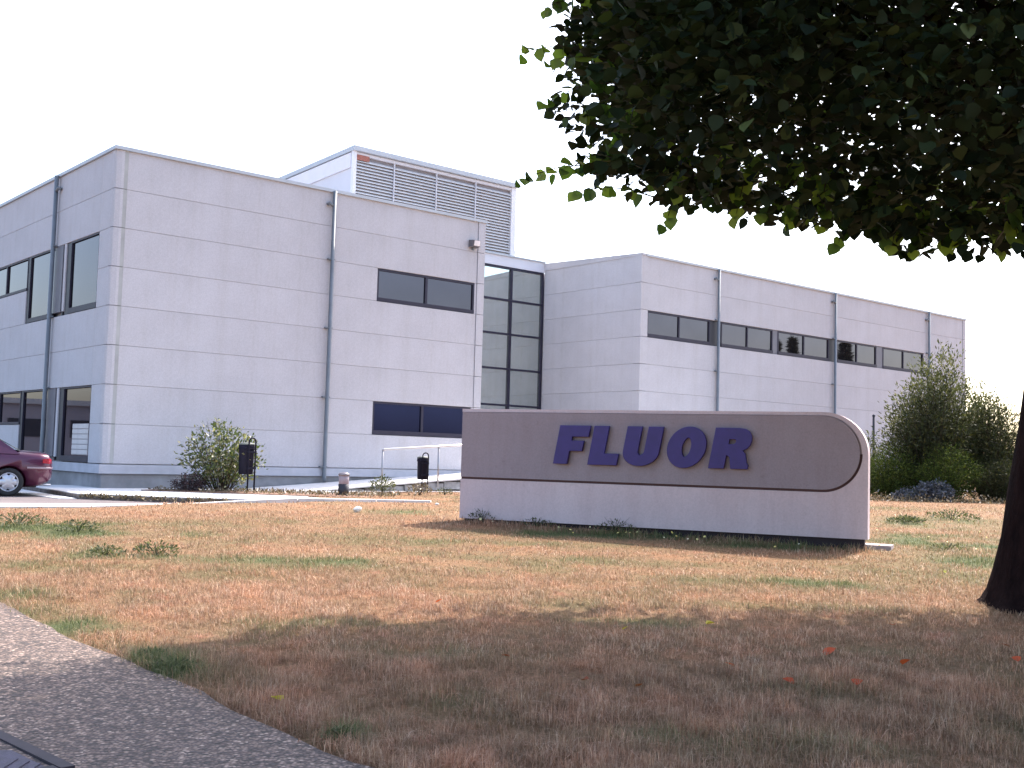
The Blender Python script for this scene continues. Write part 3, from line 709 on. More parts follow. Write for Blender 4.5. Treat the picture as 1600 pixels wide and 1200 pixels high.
# pale raised rim round the rounded end and along the top
rim = [(CX + (RI + .012 + (.0)) * math.cos(math.radians(a)), CZ + (RI + .012) * math.sin(math.radians(a))) for a in np.linspace(90, 0, 22)]
rimo = [(CX + RO * math.cos(math.radians(a)), CZ + .585 * math.sin(math.radians(a))) for a in np.linspace(0, 90, 22)]
MB().prism([(0, CZ + RI + .012)] + rim + rimo + [(0, HT)], -.012, .03).build('rim', M_SIGN, sg)
MB().box(.05, W - .05, .05, D - .05, -.1, zb + .06).build('shadow_gap', simple('sign_gap_shade', (.03, .02, .025), .9), sg)  # near-black box: shade under the sign put into its colour
MB().box(-.40, 6.62, .08, D + .25, -.14, .006).build('slab', M_SLAB, sg)
def letter_mesh(name, splines, dep=.045, bev=.006):
    cu = bpy.data.curves.new(name, 'CURVE'); cu.dimensions = '2D'; cu.fill_mode = 'BOTH'; cu.extrude = dep / 2; cu.bevel_depth = bev; cu.bevel_resolution = 1; cu.offset = .017
    for pts in splines:
        s_ = cu.splines.new('POLY'); s_.points.add(len(pts) - 1); s_.use_cyclic_u = True
        for p_, (x, y) in zip(s_.points, pts): p_.co = (x, y, 0, 1)
    tmp = bpy.data.objects.new('tmp', cu); COL.objects.link(tmp)
    bpy.context.view_layer.update()
    me = bpy.data.meshes.new_from_object(tmp.evaluated_get(bpy.context.evaluated_depsgraph_get()))
    bpy.data.objects.remove(tmp); me.materials.clear(); me.materials.append(M_LETTER); me.name = name
    me.transform(Matrix.Rotation(math.radians(90), 4, 'X')); return me
def ell(cx, cy, rx, ry, a0, a1, n=16): return [(cx + rx*math.cos(math.radians(a)), cy + ry*math.sin(math.radians(a))) for a in np.linspace(a0, a1, n)]
LH = .56; SHR = .17
def shear(pts, x0): return [(x + x0 + y * SHR * 1.0, y) for x, y in pts]
F_ = [[(0,0),(.175,0),(.175,.205),(.37,.205),(.37,.325),(.175,.325),(.175,.43),(.43,.43),(.43,LH),(0,LH)]]
L_ = [[(0,0),(.40,0),(.40,.135),(.18,.135),(.18,LH),(0,LH)]]
U_ = [[(0,LH),(0,.20)] + ell(.245,.20,.245,.20,180,360,18)[1:] + [(.49,.20),(.49,LH),(.315,LH),(.315,.21)] + ell(.245,.21,.07,.085,360,180,10)[1:] + [(.175,LH)]]
O_ = [ell(.255,.28,.255,.29,0,360,41)[:-1], list(reversed(ell(.255,.28,.085,.165,0,360,29)[:-1]))]
Rr = [[(0,0),(.175,0),(.175,.195),(.21,.195)] + [(.255,.165),(.275,.12),(.29,.05),(.305,0),(.50,0),(.50,.03),(.475,.06),(.455,.13),(.43,.20),(.385,.25),(.385,.262)] +
      [(.445,.295),(.475,.34),(.485,.395),(.478,.45),(.44,.515),(.385,.55),(.32,LH),(0,LH)], [(.175,.32),(.175,.435),(.27,.435),(.305,.42),(.318,.38),(.305,.337),(.27,.32)]]
for nm, sp_, x0 in (('F', F_, 1.67), ('L', L_, 2.235), ('U', U_, 2.765), ('O', O_, 3.44), ('R', Rr, 4.115)):
    me = letter_mesh('letter', [shear(s_, x0) for s_ in sp_])
    o = link('letter', me, sg, (-x0 * .055 - .012 * 0, -.085, 1.545 - .52)); o.scale = (1.055, 1, .985); o['label'] = 'raised purple letter ' + nm

# ------------------------------------------------------------------ foliage helpers
def rot_from(normals, ups):
    """orthonormal frames: z=normal, y~up"""
    z = normals / (np.linalg.norm(normals, axis=1, keepdims=True) + 1e-9)
    y = ups - (ups * z).sum(1, keepdims=True) * z; y /= (np.linalg.norm(y, axis=1, keepdims=True) + 1e-9)
    x = np.cross(y, z); return np.stack([x, y, z], -1)
def scatter(name, tv, tf, pos, frames, scale, mat, rnd, extra=None):
    tv = np.asarray(tv, float); tf = np.asarray(tf); N, n = len(pos), len(tv)
    V = np.einsum('nij,kj->nki', frames, tv) * np.asarray(scale).reshape(N, 1, -1) + pos[:, None, :]
    Fc = (tf[None] + (np.arange(N) * n)[:, None, None]).reshape(-1, tf.shape[1])
    at = {'rnd': np.repeat(rnd, n)}
    for k, v in (extra or {}).items(): at[k] = np.repeat(v, n)
    return np_mesh(name, V.reshape(-1, 3), Fc, mat, at)
# heart shaped leaf, base at origin, tip along +y, cupped
LIME_V = [(0, 0, 0), (-.30, .05, .05), (-.50, .34, .08), (-.36, .68, .03), (0, 1.0, -.10), (.36, .68, .03), (.50, .34, .08), (.30, .05, .05), (0, .45, -.03)]
LIME_F = [(0, 8, 2, 1), (8, 4, 3, 2), (0, 7, 6, 8), (8, 6, 5, 4)]
SMALL_V = [(0, 0, 0), (-.22, .45, .04), (0, 1, 0), (.22, .45, .04)]
SMALL_F = [(0, 3, 2, 1)]

M_BARK = None
def bark_mat(name, c0, c1, sc=9):
    m, nt, bs = node_mat(name)
    f_ = nz(nt, sc, 7, 0.7, stretch=(1, 1, .28)); nt.links.new(ramp(nt, f_, [(0.35, c0), (0.65, c1)]), bs.inputs['Base Color'])
    bs.inputs['Roughness'].default_value = 0.95; bs.inputs['Specular IOR Level'].default_value = 0.05; bump(nt, bs, f_, 1.0, 0.08); return m
M_BARK = bark_mat('bark', (0.009, 0.0048, 0.005), (0.026, 0.013, 0.012))
M_TWIG = bark_mat('twig_bark', (0.04, 0.03, 0.022), (0.11, 0.08, 0.06), 20)
M_LIME = leaf_mat('backlit_lime_leaf', [(0, (0.012, 0.022, 0.009)), (0.5, (0.026, 0.045, 0.016)), (0.85, (0.07, 0.11, 0.035)), (1, (0.15, 0.19, 0.05))], 0.42, 0.5, 0.2, (2.0, 2.5, 0.8))  # rim leaves: backlit brightness put into the leaf colour

M_LIMED = leaf_mat('shaded_lime_leaf', [(0, (0.007, 0.012, 0.006)), (0.5, (0.015, 0.025, 0.010)), (0.93, (0.030, 0.046, 0.017)), (1, (0.07, 0.09, 0.03))], 0.16, 0.6, 0.15)  # same leaf darkened: shade inside the crown put into the colour
# ------------------------------------------------------------------ the lime tree (trunk at the right edge, crown over the top right)
def lime_tree():
    TX, TY = 5.30, 11.25; z0 = gzf(TX, TY)
    t_ = empty('lime_tree', (TX, TY, z0), 0, 'broad shade tree with thick dark trunk and low spreading crown of heart shaped leaves', 'tree')
    off = Vector((TX, TY, z0))
    # trunk with root flare
    hs = [-.15, 0, .06, .16, .35, .7, 1.2, 1.8, 2.5, 3.2, 4.0, 4.4]; rs = [.64, .54, .48, .44, .41, .385, .36, .335, .31, .29, .28, .22]
    n = 28; vs = []
    for h, r in zip(hs, rs):
        for k in range(n):
            a = 2 * math.pi * k / n
            lob = 1 + (.10 * math.sin(5 * a + 1.2) + .05 * math.sin(3 * a)) * max(0, 1 - h / .8) + .02 * math.sin(4 * a + h * 3) + .012 * math.sin(9 * a + h * 7)
            vs.append((r * lob * math.cos(a) + .10 * h, r * lob * math.sin(a) + .0 * h, h))
    fs = [(i*n+k, i*n+(k+1) % n, (i+1)*n+(k+1) % n, (i+1)*n+k) for i in range(len(hs)-1) for k in range(n)]
    MB().add(vs, fs, True).build('trunk', M_BARK, t_)
    # crown volume: flattened below, domed above
    C = np.array([5.55, 10.3, 5.9])
    def wrap(p):
        q = (p - C); rx = np.where(q[:, 0] < 0, np.where(q[:, 2] > .4, 7.2, 5.9), 5.4); ry = np.where(q[:, 1] < 0, 4.6, 3.8); rz = np.where(q[:, 2] < 0, 2.5, 4.3)
        ex = np.where(q[:, 2] < 0, 4.0, 2.4)
        return (np.abs(q[:, 0]) / rx) ** ex + (np.abs(q[:, 1]) / ry) ** 2.6 + (np.abs(q[:, 2]) / rz) ** ex
    cl = []
    while len(cl) < 1450:
        p = C + NP.uniform(-1, 1, 3) * np.array([6.4, 4.8, 4.4]) - np.array([.8, 0, 0]); s = wrap(p[None])[0]
        if s < 1 and (s > .35 or NP.random() < .35) and (p[2] < 7.2 or NP.random() < .75): cl.append(p)
    cl = np.array(cl)
    # limbs from the trunk fork to groups of clumps
    fork = np.array([TX + .40, TY, z0 + 4.0])
    for i in range(15):
        a = i * 2.399; rad = 2.2 + 1.9 * ((i * .618) % 1); zz = 5.2 + 3.0 * ((i * .382) % 1)
        tip = np.array([C[0] + rad * math.cos(a), C[1] + rad * .85 * math.sin(a), zz])
        st = fork + np.array([0, 0, -.25 + .5 * ((i * .29) % 1)])
        mid = st * .5 + tip * .5 + np.array([0, 0, .35])
        P = [st, st * .75 + mid * .25 + np.array([0, 0, .1]), mid, tip * .6 + mid * .4 + np.array([0, 0, .06]), tip]
        mb_ = MB().tube([Vector(p) - off for p in P], [.12, .10, .07, .045, .02], 8)
        near = cl[np.argsort(np.linalg.norm(cl - tip, axis=1))[:16]]
        for q in near:
            s0 = mid * .35 + tip * .65 + NP.uniform(-.1, .1, 3); m2 = (s0 + q) / 2 + np.array([0, 0, .15])
            mb_.tube([Vector(s0) - off, Vector(m2) - off, Vector(q) - off], [.022, .014, .006], 5, caps=False)
        mb_.build('limb', M_BARK, t_)
    # leaf positions
    per = 104; N = len(cl) * per
    pos = np.repeat(cl, per, 0) + NP.normal(0, 1, (N, 3)) * np.array([.40, .40, .26])
    s = wrap(pos); keep = (s < 1.03) & (pos[:, 2] > 3.35)
    # sag of the underside and a notch between the boughs, in crown space
    keep &= pos[:, 2] > 1.68 + (.205 + .055 * np.clip((3.2 - pos[:, 0]) / 2.5, 0, 1)) * np.maximum(pos[:, 1], 8.6) + 1.15 * (vnoise(pos[:, 0], pos[:, 1], .34, 9) ** 2.6) + .08 * NP.random(N)
    keep &= (pos[:, 1] > 7.3) | (pos[:, 2] > 6.6)
    keep &= pos[:, 0] > .15 + 1.0 * vnoise(pos[:, 2], pos[:, 1], .5, 12) + .12 * NP.random(N) - 1.5 * ss(0, .8, pos[:, 2] - 1.9 - .41 * pos[:, 1])
    pos = pos[keep]
    # hanging bunches under the rim, with gaps between them
    hb = []
    for i in range(64):
        x = .7 + 4.0 * ((i * .618) % 1) + NP.normal(0, .08); y = NP.uniform(8.5, 10.6)
        zt2 = 1.68 + (.205 + .055 * np.clip((3.2 - x) / 2.5, 0, 1)) * y
        k = NP.integers(8, 26); dz = NP.uniform(.1, .34)
        hb.append(np.stack([x + NP.normal(0, .07, k), y + NP.normal(0, .09, k), zt2 + .14 - NP.random(k) * dz], 1))
    pos = np.concatenate([pos] + hb); N = len(pos)
    nrm = NP.normal(0, .55, (N, 3)) + np.array([0, 0, 1.0]); upv = NP.normal(0, .6, (N, 3)) + np.array([0, 0, -.9]) + (pos - C) * .12
    fr = rot_from(nrm, upv)
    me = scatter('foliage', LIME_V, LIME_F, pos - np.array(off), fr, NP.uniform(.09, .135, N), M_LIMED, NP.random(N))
    tag(link('foliage', me, t_), kind='stuff')
    # sprays on the rim seen from the lawn: each leaf its own object
    tips = [(0.0,10.6,5.51),(.28,10.4,5.38),(.18,10.8,6.04),(.26,10.4,4.97),(.47,10.2,4.79),(.03,10.6,4.26),(.36,10.3,4.27),(.53,10.0,4.02),(.87,10.0,4.42),(1.33,9.8,3.71),
            (1.38,9.6,3.95),(1.67,9.5,3.82),(1.89,9.5,3.74),(2.12,9.3,3.73),(2.23,9.2,3.61),(2.53,9.2,3.62),(2.69,9.2,3.46),(2.79,9.1,3.6),(2.98,9.1,3.55),(3.07,9.0,3.42),
            (3.26,9.0,3.40),(3.47,9.0,3.42),(3.6,9.0,3.42),(3.94,9.0,3.43),(4.09,9.0,3.51),(1.19,9.7,4.03),(.98,9.9,4.51),(.3,10.7,5.8)]
    tmpl = []
    for k in range(5):
        v = np.array(LIME_V); v[:, 2] *= 1 + .5 * k / 4; v[:, 0] *= .92 + .05 * k; v[2:7:4, 1] += .03 * (k - 2)
        tmpl.append(np_mesh('leaf', v, np.array(LIME_F), M_LIME, {'rnd': np.full(9, [.35, .6, .8, .9, 1.0][k])}))
    cnt = 0; tw = MB()
    for ti, tp in enumerate(tips):
        tp = np.array(tp); side = tp[0] < .6
        d = np.array([-1, -.25, -.1]) if side else np.array([-.35, -.35, -.75]); d = d + NP.normal(0, .12, 3); d /= np.linalg.norm(d)
        L = NP.uniform(.65, .85) if side else NP.uniform(.4, .6); b0 = tp - d * L + np.array([0, 0, .12])
        path = [b0 * (1-u_) ** 2 + 2 * u_ * (1-u_) * (b0 + d * L * .55 + np.array([0, 0, .07])) + tp * u_ ** 2 for u_ in np.linspace(0, 1, 12)]
        tw.tube([Vector(p) - off for p in path[::3] + [path[-1]]], [.008, .006, .005, .004, .002], 5, caps=False)
        for j, p in enumerate(path[1:]):
            if cnt >= 298: break
            sc = R_.uniform(.115, .16) * (1 - .25 * (j / 11) ** 3)
            yv = np.array([NP.normal(0, .45), NP.normal(0, .45), -1.0]) + d * .7
            zv = NP.normal(0, .6, 3) + np.array([0, -.7, .5]); M3 = rot_from(zv[None], yv[None])[0]
            o = link('leaf', tmpl[R_.randrange(5) if R_.random() < .8 else R_.randrange(3, 5)], t_)
            M4 = Matrix(M3.tolist()).to_4x4() @ Matrix.Scale(sc, 4); M4.translation = Vector(p) - off + Vector((NP.normal(0, .025), NP.normal(0, .025), -.015))
            o.matrix_local = M4; cnt += 1
    tw.build('twigs', M_TWIG, t_)
lime_tree()

# ------------------------------------------------------------------ shrubs
def shrub(name, loc, rx, ry, h, nst, nleaf, lsize, mat, label, upright=.5, aspect=1.0, spread=.10, z_lo=.1, group=None, shape=1.8, bark=None):
    x, y = loc; z0 = gzf(x, y); s_ = empty(name, (x, y, z0 - .0), 0, label, 'shrub', group)
    stem = MB(); P = []; D = []
    for i in range(nst):
        a = i * 2.399 + R_.random() * .4; rr = math.sqrt((i + .5) / nst)
        top = h * (1 - rr ** shape * .55) * R_.uniform(.82, 1.04) * (1 if upright > .3 else .85)
        tip = Vector((rx * rr * math.cos(a), ry * rr * math.sin(a), top)); b0 = Vector((tip.x * .12, tip.y * .12, -.05))
        mid = Vector((tip.x * (.45 if upright > .3 else .7), tip.y * (.45 if upright > .3 else .7), top * .5))
        path = [b0 * (1-u_)**2 + mid * 2*u_*(1-u_) + tip * u_**2 for u_ in np.linspace(0, 1, 9)]
        stem.tube(path[::2], [.022 * h / 2.5, .016 * h / 2.5, .011 * h / 2.5, .006, .003], 5, caps=False)
        for _ in range(nleaf // nst):
            u_ = R_.uniform(z_lo, 1.0) ** .8; k = min(7, int(u_ * 8)); p = path[k].lerp(path[k+1], u_ * 8 - k)
            q = Vector((R_.gauss(0, 1), R_.gauss(0, 1), R_.gauss(0, .8))) * spread * h * (.35 + .8 * (1 - u_) + .15)
            P.append(p + q); dd = (path[k+1] - path[k]).normalized() * upright + Vector((q.x, q.y, q.z * .5)).normalized() * (1 - upright); D.append(dd)
    stem.build('stems', bark or M_TWIG, s_)
    P = np.array(P); D = np.array(D); ok = P[:, 2] > .03; P = P[ok]; D = D[ok]; N = len(P)
    fr = rot_from(NP.normal(0, 1, (N, 3)), D + NP.normal(0, .25, (N, 3)))
    sc = np.stack([NP.uniform(.7, 1.3, N) * lsize] * 3, 1)
    v = np.array(SMALL_V) * np.array([aspect, 1, 1])
    me = scatter('foliage', v, SMALL_F, P, fr, sc, mat, NP.random(N))
    tag(link('foliage', me, s_), kind='stuff'); return s_
M_OLIVE = leaf_mat('olive_leaf', [(0, (.030, .036, .014)), (.45, (.075, .082, .032)), (.8, (.13, .132, .062)), (1, (.20, .19, .11))], .22, .6, .15, (1.4, 1.5, .8))
M_DARKC = leaf_mat('dark_conifer', [(0, (.018, .017, .010)), (.5, (.036, .040, .018)), (.85, (.06, .066, .025)), (1, (.10, .085, .035))], .12, .7, .1)
M_JUN = leaf_mat('juniper', [(0, (.022, .032, .008)), (.5, (.05, .07, .015)), (.85, (.10, .125, .025)), (1, (.17, .18, .045))], .14, .7, .1)
M_GREY = leaf_mat('grey_leaf', [(0, (.04, .045, .055)), (.5, (.08, .085, .105)), (1, (.17, .17, .20))], .1)
M_SHR = leaf_mat('garden_shrub_leaf', [(0, (.04, .055, .022)), (.5, (.09, .11, .04)), (.8, (.16, .13, .07)), (1, (.36, .33, .22))], .25, .4)
M_PURP = leaf_mat('purple_leaf', [(0, (.018, .010, .014)), (.6, (.055, .028, .035)), (1, (.12, .06, .06))], .12)
M_WEED = leaf_mat('weed_leaf', [(0, (.05, .055, .03)), (.6, (.095, .105, .055)), (1, (.20, .19, .12))], .22, .6, .15, (1.3, 1.5, .8))
M_DRYW = leaf_mat('dry_weed', [(0, (.085, .06, .035)), (.6, (.16, .125, .075)), (1, (.30, .25, .17))], .25, tcol=(1, 1, .8))

shrub('garden_shrub', (-6.80, 26.5), 1.12, .8, 1.95, 34, 3000, .09, M_SHR, 'loose green shrub with pale flowers beside the black litter bin', .45, 1.3, .075, .22)
shrub('purple_shrub', (-7.45, 26.2), .48, .4, .62, 34, 1900, .055, M_PURP, 'low dark purple shrub at the foot of the green shrub', .3, 1.0, .12, .02)
shrub('ground_plant', (-7.95, 26.0), .5, .25, .2, 14, 420, .06, simple('x_', (.05, .05, .03)) if False else M_DRYW, 'low brownish ground plant left of the purple shrub', .2, 1.2, .2, .02)
shrub('tall_shrub', (14.0, 36.6), 1.9, 1.4, 4.95, 70, 19000, .14, M_OLIVE, 'tallest olive green shrub rising in plumes before the building end', .65, .75, .06, .10, shape=2.4)
shrub('airy_shrub', (15.75, 37.0), 1.0, 1.0, 4.1, 32, 5200, .15, M_OLIVE, 'airy light green shrub with sky between its branches, nearest the tree trunk', .65, .75, .055, .12)
shrub('dark_shrub', (13.3, 35.4), 1.5, 1.1, 3.6, 66, 20000, .12, M_DARKC, 'dense dark brownish evergreen shrub in front of the tallest shrub', .55, .5, .085, .02)
shrub('dark_shrub', (15.5, 35.7), 1.4, 1.0, 3.5, 56, 17000, .12, M_DARKC, 'dark evergreen shrub next to the tree trunk, right of the brownish one', .5, .5, .09, .02)
shrub('juniper_bush', (11.9, 34.9), 1.0, .8, 1.75, 44, 15000, .085, M_JUN, 'yellow green juniper bush right behind the rounded end of the sign', .4, .45, .11, .02)
shrub('juniper_bush', (13.4, 34.2), 1.1, .7, 1.75, 44, 15000, .085, M_JUN, 'low dark juniper with bright green tips below the dark shrubs', .4, .45, .11, .02)
shrub('juniper_bush', (15.0, 34.2), 1.1, .7, 1.45, 40, 13000, .085, M_DARKC, 'low dark juniper nearest the tree trunk at the lawn edge', .4, .45, .11, .02)
shrub('pale_shrub', (11.6, 36.4), .95, .7, 2.25, 26, 2600, .12, M_OLIVE, 'pale green shrub peeking over the rounded end of the sign', .6, .8, .07, .1)
shrub('grey_bush', (12.75, 33.6), .62, .42, .78, 40, 3600, .085, M_GREY, 'silver grey leaved bush at the foot of the juniper', .3, 1.3, .10, .02)
shrub('grey_bush', (11.85, 33.5), .42, .35, .42, 30, 1800, .08, M_GREY, 'small silver grey bush next to the end of the sign', .3, 1.3, .10, .02)
pp = empty('garden_post', (12.1, 37.2, .62), 0, 'thin dark post standing among the pale shrub leaves', 'post')
MB().tube([(0, 0, -.1), (0, 0, 2.7)], .04, 8).build('pole', M_DARK, pp); MB().lathe([(.05, 2.68), (.055, 2.72), (.001, 2.76)], 10).build('pole_cap', M_DARK, pp)

# weeds on the lawn and by the ramp
def weed(loc, r, h, n, mat, label, ls=.06):
    x, y = loc; z0 = gzf(x, y); w_ = empty('weed_plant', (x, y, z0), 0, label, 'weed', 'weeds growing in the dry lawn')
    N = n; a = NP.uniform(0, 6.28, N); rr = np.sqrt(NP.random(N)); zz = NP.uniform(0, 1, N) ** .7 * h * (1 - .5 * rr)
    P = np.stack([rr * r * np.cos(a), rr * r * np.sin(a), zz], 1)
    fr = rot_from(NP.normal(0, 1, (N, 3)) + [0, 0, .5], np.stack([np.cos(a), np.sin(a), NP.uniform(.3, 1.4, N)], 1))
    me = scatter('leaves', np.array(SMALL_V) * [.9, 1, 1], SMALL_F, P, fr, NP.uniform(.6, 1.3, N) * ls, mat, NP.random(N)); tag(link('leaves', me, w_), kind='stuff')
    st = MB()
    for i in range(9):
        aa = i * 2.4; q = r * .8 * math.sqrt((i + .5) / 9); st.tube([(0, 0, -.03), (q * .4 * math.cos(aa), q * .4 * math.sin(aa), h * .5), (q * math.cos(aa), q * math.sin(aa), h * R_.uniform(.7, 1.1))], [.006, .004, .002], 4, caps=False)
    st.build('stalks', mat, w_)
weed((-3.2, 28.3), .32, .46, 420, M_WEED, 'bright green bushy weed at the foot of the ramp handrail', .075)
weed((-2.15, 27.0), .28, .36, 240, M_DRYW, 'dry yellowish weed in front of the second litter bin', .07)
weed((-1.6, 27.9), .2, .2, 120, M_WEED, 'small green weed between the dry weed and the sign', .05)
weed((-6.95, 15.9), .42, .22, 420, M_WEED, 'wide green weed at the far left of the lawn', .05)
weed((-5.85, 15.3), .30, .18, 300, M_WEED, 'green weed right of the widest one on the left lawn', .05)
weed((-4.65, 13.05), .22, .12, 240, M_WEED, 'flat green weed clump left of a second one on the lawn', .045)
weed((-4.10, 13.15), .26, .17, 300, M_WEED, 'upright green weed clump at the left end of the green grass patch', .045)
weed((7.3, 20.6), .32, .14, 420, M_WEED, 'vivid green weed patch right of the sign end', .06)
weed((8.75, 22.1), .5, .2, 420, M_WEED, 'wider green weed patch left of the tree trunk', .06)
weed((6.2, 15.8), .28, .12, 220, M_WEED, 'small pale weed left of the trunk in the green grass', .04)
weed((-.42, 17.85), .22, .22, 130, M_WEED, 'thin weed in front of the left end of the sign', .045)
weed((1.6, 16.75), .30, .22, 160, M_WEED, 'thin weed in front of the middle of the sign', .045)
weed((.45, 17.3), .25, .14, 120, M_WEED, 'low weed between two thin weeds at the sign foot', .045)
weed((-2.28, 7.78), .16, .07, 260, M_WEED, 'green weed patch at the edge of the pebble path', .032)
weed((-2.52, 8.1), .12, .06, 160, M_WEED, 'smaller weed patch further along the pebble path edge', .03)
weed((-.88, 6.28), .12, .06, 200, M_WEED, 'bright green weed tuft beside the path at the bottom of the lawn', .028)

# low weeds along the lawn's far edge and on the kerb face
def fringe():
    P = []; 
    for _ in range(2600):
        x = R_.uniform(9.5, 17.5); P.append((x, 33.1 + R_.gauss(0, .35), .62 + R_.uniform(0, .26) * R_.random()))
    for _ in range(420):
        u_ = R_.random(); x = -8.9 + u_ * 3.2; P.append((x, 23.35 - .45 * min(1, u_ * 1.7) - R_.uniform(0, .1), .50 + R_.uniform(0, .08)))
    for _ in range(1300):
        x = R_.uniform(-7.0, -2.6); P.append((x, R_.uniform(25.3, 26.9), .60 + R_.uniform(0, .07)))
    P = np.array(P); N = len(P); fr = rot_from(NP.normal(0, 1, (N, 3)), NP.normal(0, .5, (N, 3)) + [0, 0, 1])
    me = scatter('edge_weeds', SMALL_V, SMALL_F, P, fr, NP.uniform(.04, .10, N), M_DRYW, NP.random(N)); tag(link('edge_weeds', me), kind='stuff', label='straggling dry weeds along the lawn edge, kerb and planting bed', cat='weeds')
fringe()
# reddish soil bed on the pavement
bed = [(-8.45, 25.75), (-7.2, 25.55), (-5.2, 25.2), (-3.6, 25.05), (-2.4, 25.4), (-3.3, 26.9), (-5.0, 27.0), (-7.0, 26.9), (-8.3, 26.6)]
M_SOIL = simple('reddish_soil', (.19, .105, .07), .95, var=.35, scale=7, bmp=.6, bscale=30)
tag(drape('planting_bed', bed, flat(.62), M_SOIL, thick=.03), kind='structure')

# ------------------------------------------------------------------ grass
def grass():
    def band(n, y0, y1, hw, h0, h1, w0):
        y = NP.uniform(y0, y1, n); x = NP.uniform(-1, 1, n) * (hw * y + .5)
        return x, y, NP.uniform(h0, h1, n), np.full(n, w0)
    bands = [band(170000, 4.8, 8.2, .50, .035, .105, .0036), band(130000, 8.2, 12.5, .50, .022, .062, .005), band(90000, 12.5, 19, .5, .016, .05, .008), band(50000, 19, 34, .5, .015, .05, .014)]
    x, y, h, w_ = [np.concatenate(t) for t in zip(*bands)]
    E0, E1 = np.array([-.74, 5.84]), np.array([-4.42, 9.85]); d = (E1 - E0) / np.linalg.norm(E1 - E0); nr = np.array([-d[1], d[0]]); nr = nr if nr[0] < 0 else -nr
    dist = (x - E0[0]) * nr[0] + (y - E0[1]) * nr[1]
    ok = (dist < -.01 + .03 * NP.normal(0, 1, len(x))) & ~(inside(x, y, HARD)) & ~inside(x, y, [(-4.2, 22.4), (-1.5, 22.9), (-1.5, 23.4), (-4.2, 23.3)])
    ca, sa = math.cos(SA), math.sin(SA); lx = (x + .785) * ca + (y - 18.12) * sa; ly = -(x + .785) * sa + (y - 18.12) * ca
    foot = (lx > -.3) & (lx < 6.4) & (ly < 0) & (ly > -.75); h = np.where(foot, h * 2.0, h)
    ok &= ~((lx > -.42) & (lx < 6.64) & (ly > -.005) & (ly < .62)); ok &= (np.hypot(x - 5.3, y - 11.25) > .42)
    ramp_l = (x + 9.7102) * math.cos(TH) + (y - 26.5911) * math.sin(TH); ramp_s = -(x + 9.7102) * math.sin(TH) + (y - 26.5911) * math.cos(TH)
    ok &= ramp_s < RS - .22
    tuft = vnoise(x, y, .13, 21) * .55 + vnoise(x, y, .42, 22) * .65
    ok &= NP.random(len(x)) < (.12 + 1.15 * tuft)
    x, y, h, w_, tuft = [a[ok] for a in (x, y, h, w_, tuft)]; N = len(x)
    g = greenness(x, y); h = h * (.40 + 1.05 * tuft) * (1 + .25 * g)
    z = gz(x, y) + (vnoise(x, y, 1.3, 6) - .5) * .03 + (vnoise(x, y, .45, 7) - .5) * .012 - .004
    a = NP.uniform(0, 6.28, N); lean = np.abs(NP.normal(0, .55, N)); fl = NP.random(N) < .22; lean = np.where(fl, NP.uniform(1.2, 2.2, N), lean)
    dx, dy = np.cos(a), np.sin(a); px_, py_ = -dy, dx
    P0 = np.stack([x, y, z], 1); W_ = np.stack([px_, py_, np.zeros(N)], 1) * w_[:, None] / 2
    b1 = P0 + np.stack([dx * lean * .35, dy * lean * .35, np.full(N, .55)], 1) * h[:, None]
    b2 = P0 + np.stack([dx * lean, dy * lean, 1 - .25 * np.minimum(lean, 2.4)], 1) * h[:, None]
    V = np.stack([P0 - W_, P0 + W_, b1 + W_ * .8, b1 - W_ * .8, b2], 1).reshape(-1, 3)
    i0 = np.arange(N)[:, None] * 5
    T = np.concatenate([i0 + [0, 1, 2], i0 + [0, 2, 3], i0 + [3, 2, 4]], 0)
    rnd = np.clip(NP.random(N) * .8 + (tuft - .5) * .35 + .05, 0, 1)
    me = np_mesh('grass', V, T, M_BLADE, {'rnd': np.repeat(rnd, 5), 'green': np.repeat(np.clip(g * 1.1 * (NP.random(N) < .35 + .65 * g), 0, 1), 5)})
    tag(link('grass', me), 'sunburnt lawn grass, mostly straw brown with green patches', 'grass', None, 'stuff')
grass()

# small yellow and white flowers by the sign
def flowers():
    P = []
    for lx, s_ in ((1.0, .02), (2.2, .1), (2.9, .3), (3.2, .15), (3.9, .5), (4.4, .3), (5.3, .2), (3.6, .2), (2.5, .6)):
        for _ in range(2):
            l = lx + R_.gauss(0, .15); dd = -.35 - s_ - R_.random() * .3
            P.append((-.785 + l * math.cos(SA) - dd * math.sin(SA), 18.12 + l * math.sin(SA) + dd * math.cos(SA)))
    for _ in range(26): P.append((R_.uniform(2, 9), R_.uniform(13, 24)))
    P = np.array(P); z = gz(P[:, 0], P[:, 1]) + NP.uniform(.05, .12, len(P)); P = np.column_stack([P, z]); N = len(P)
    hx = [(math.cos(k * 1.047), math.sin(k * 1.047), 0) for k in range(6)] + [(0, 0, .4)]
    me = scatter('flower_heads', hx, [(k, (k + 1) % 6, 6) for k in range(6)], P, rot_from(NP.normal(0, .4, (N, 3)) + [0, -.5, 1], NP.normal(0, 1, (N, 3))), NP.uniform(.012, .022, N),
                 leaf_mat('flower', [(0, (.6, .48, .08)), (.6, (.7, .62, .3)), (1, (.75, .72, .65))], .2), NP.random(N))
    tag(link('flower_heads', me), 'tiny yellow and white wild flowers scattered in front of the sign', 'flowers', None, 'stuff')
flowers()

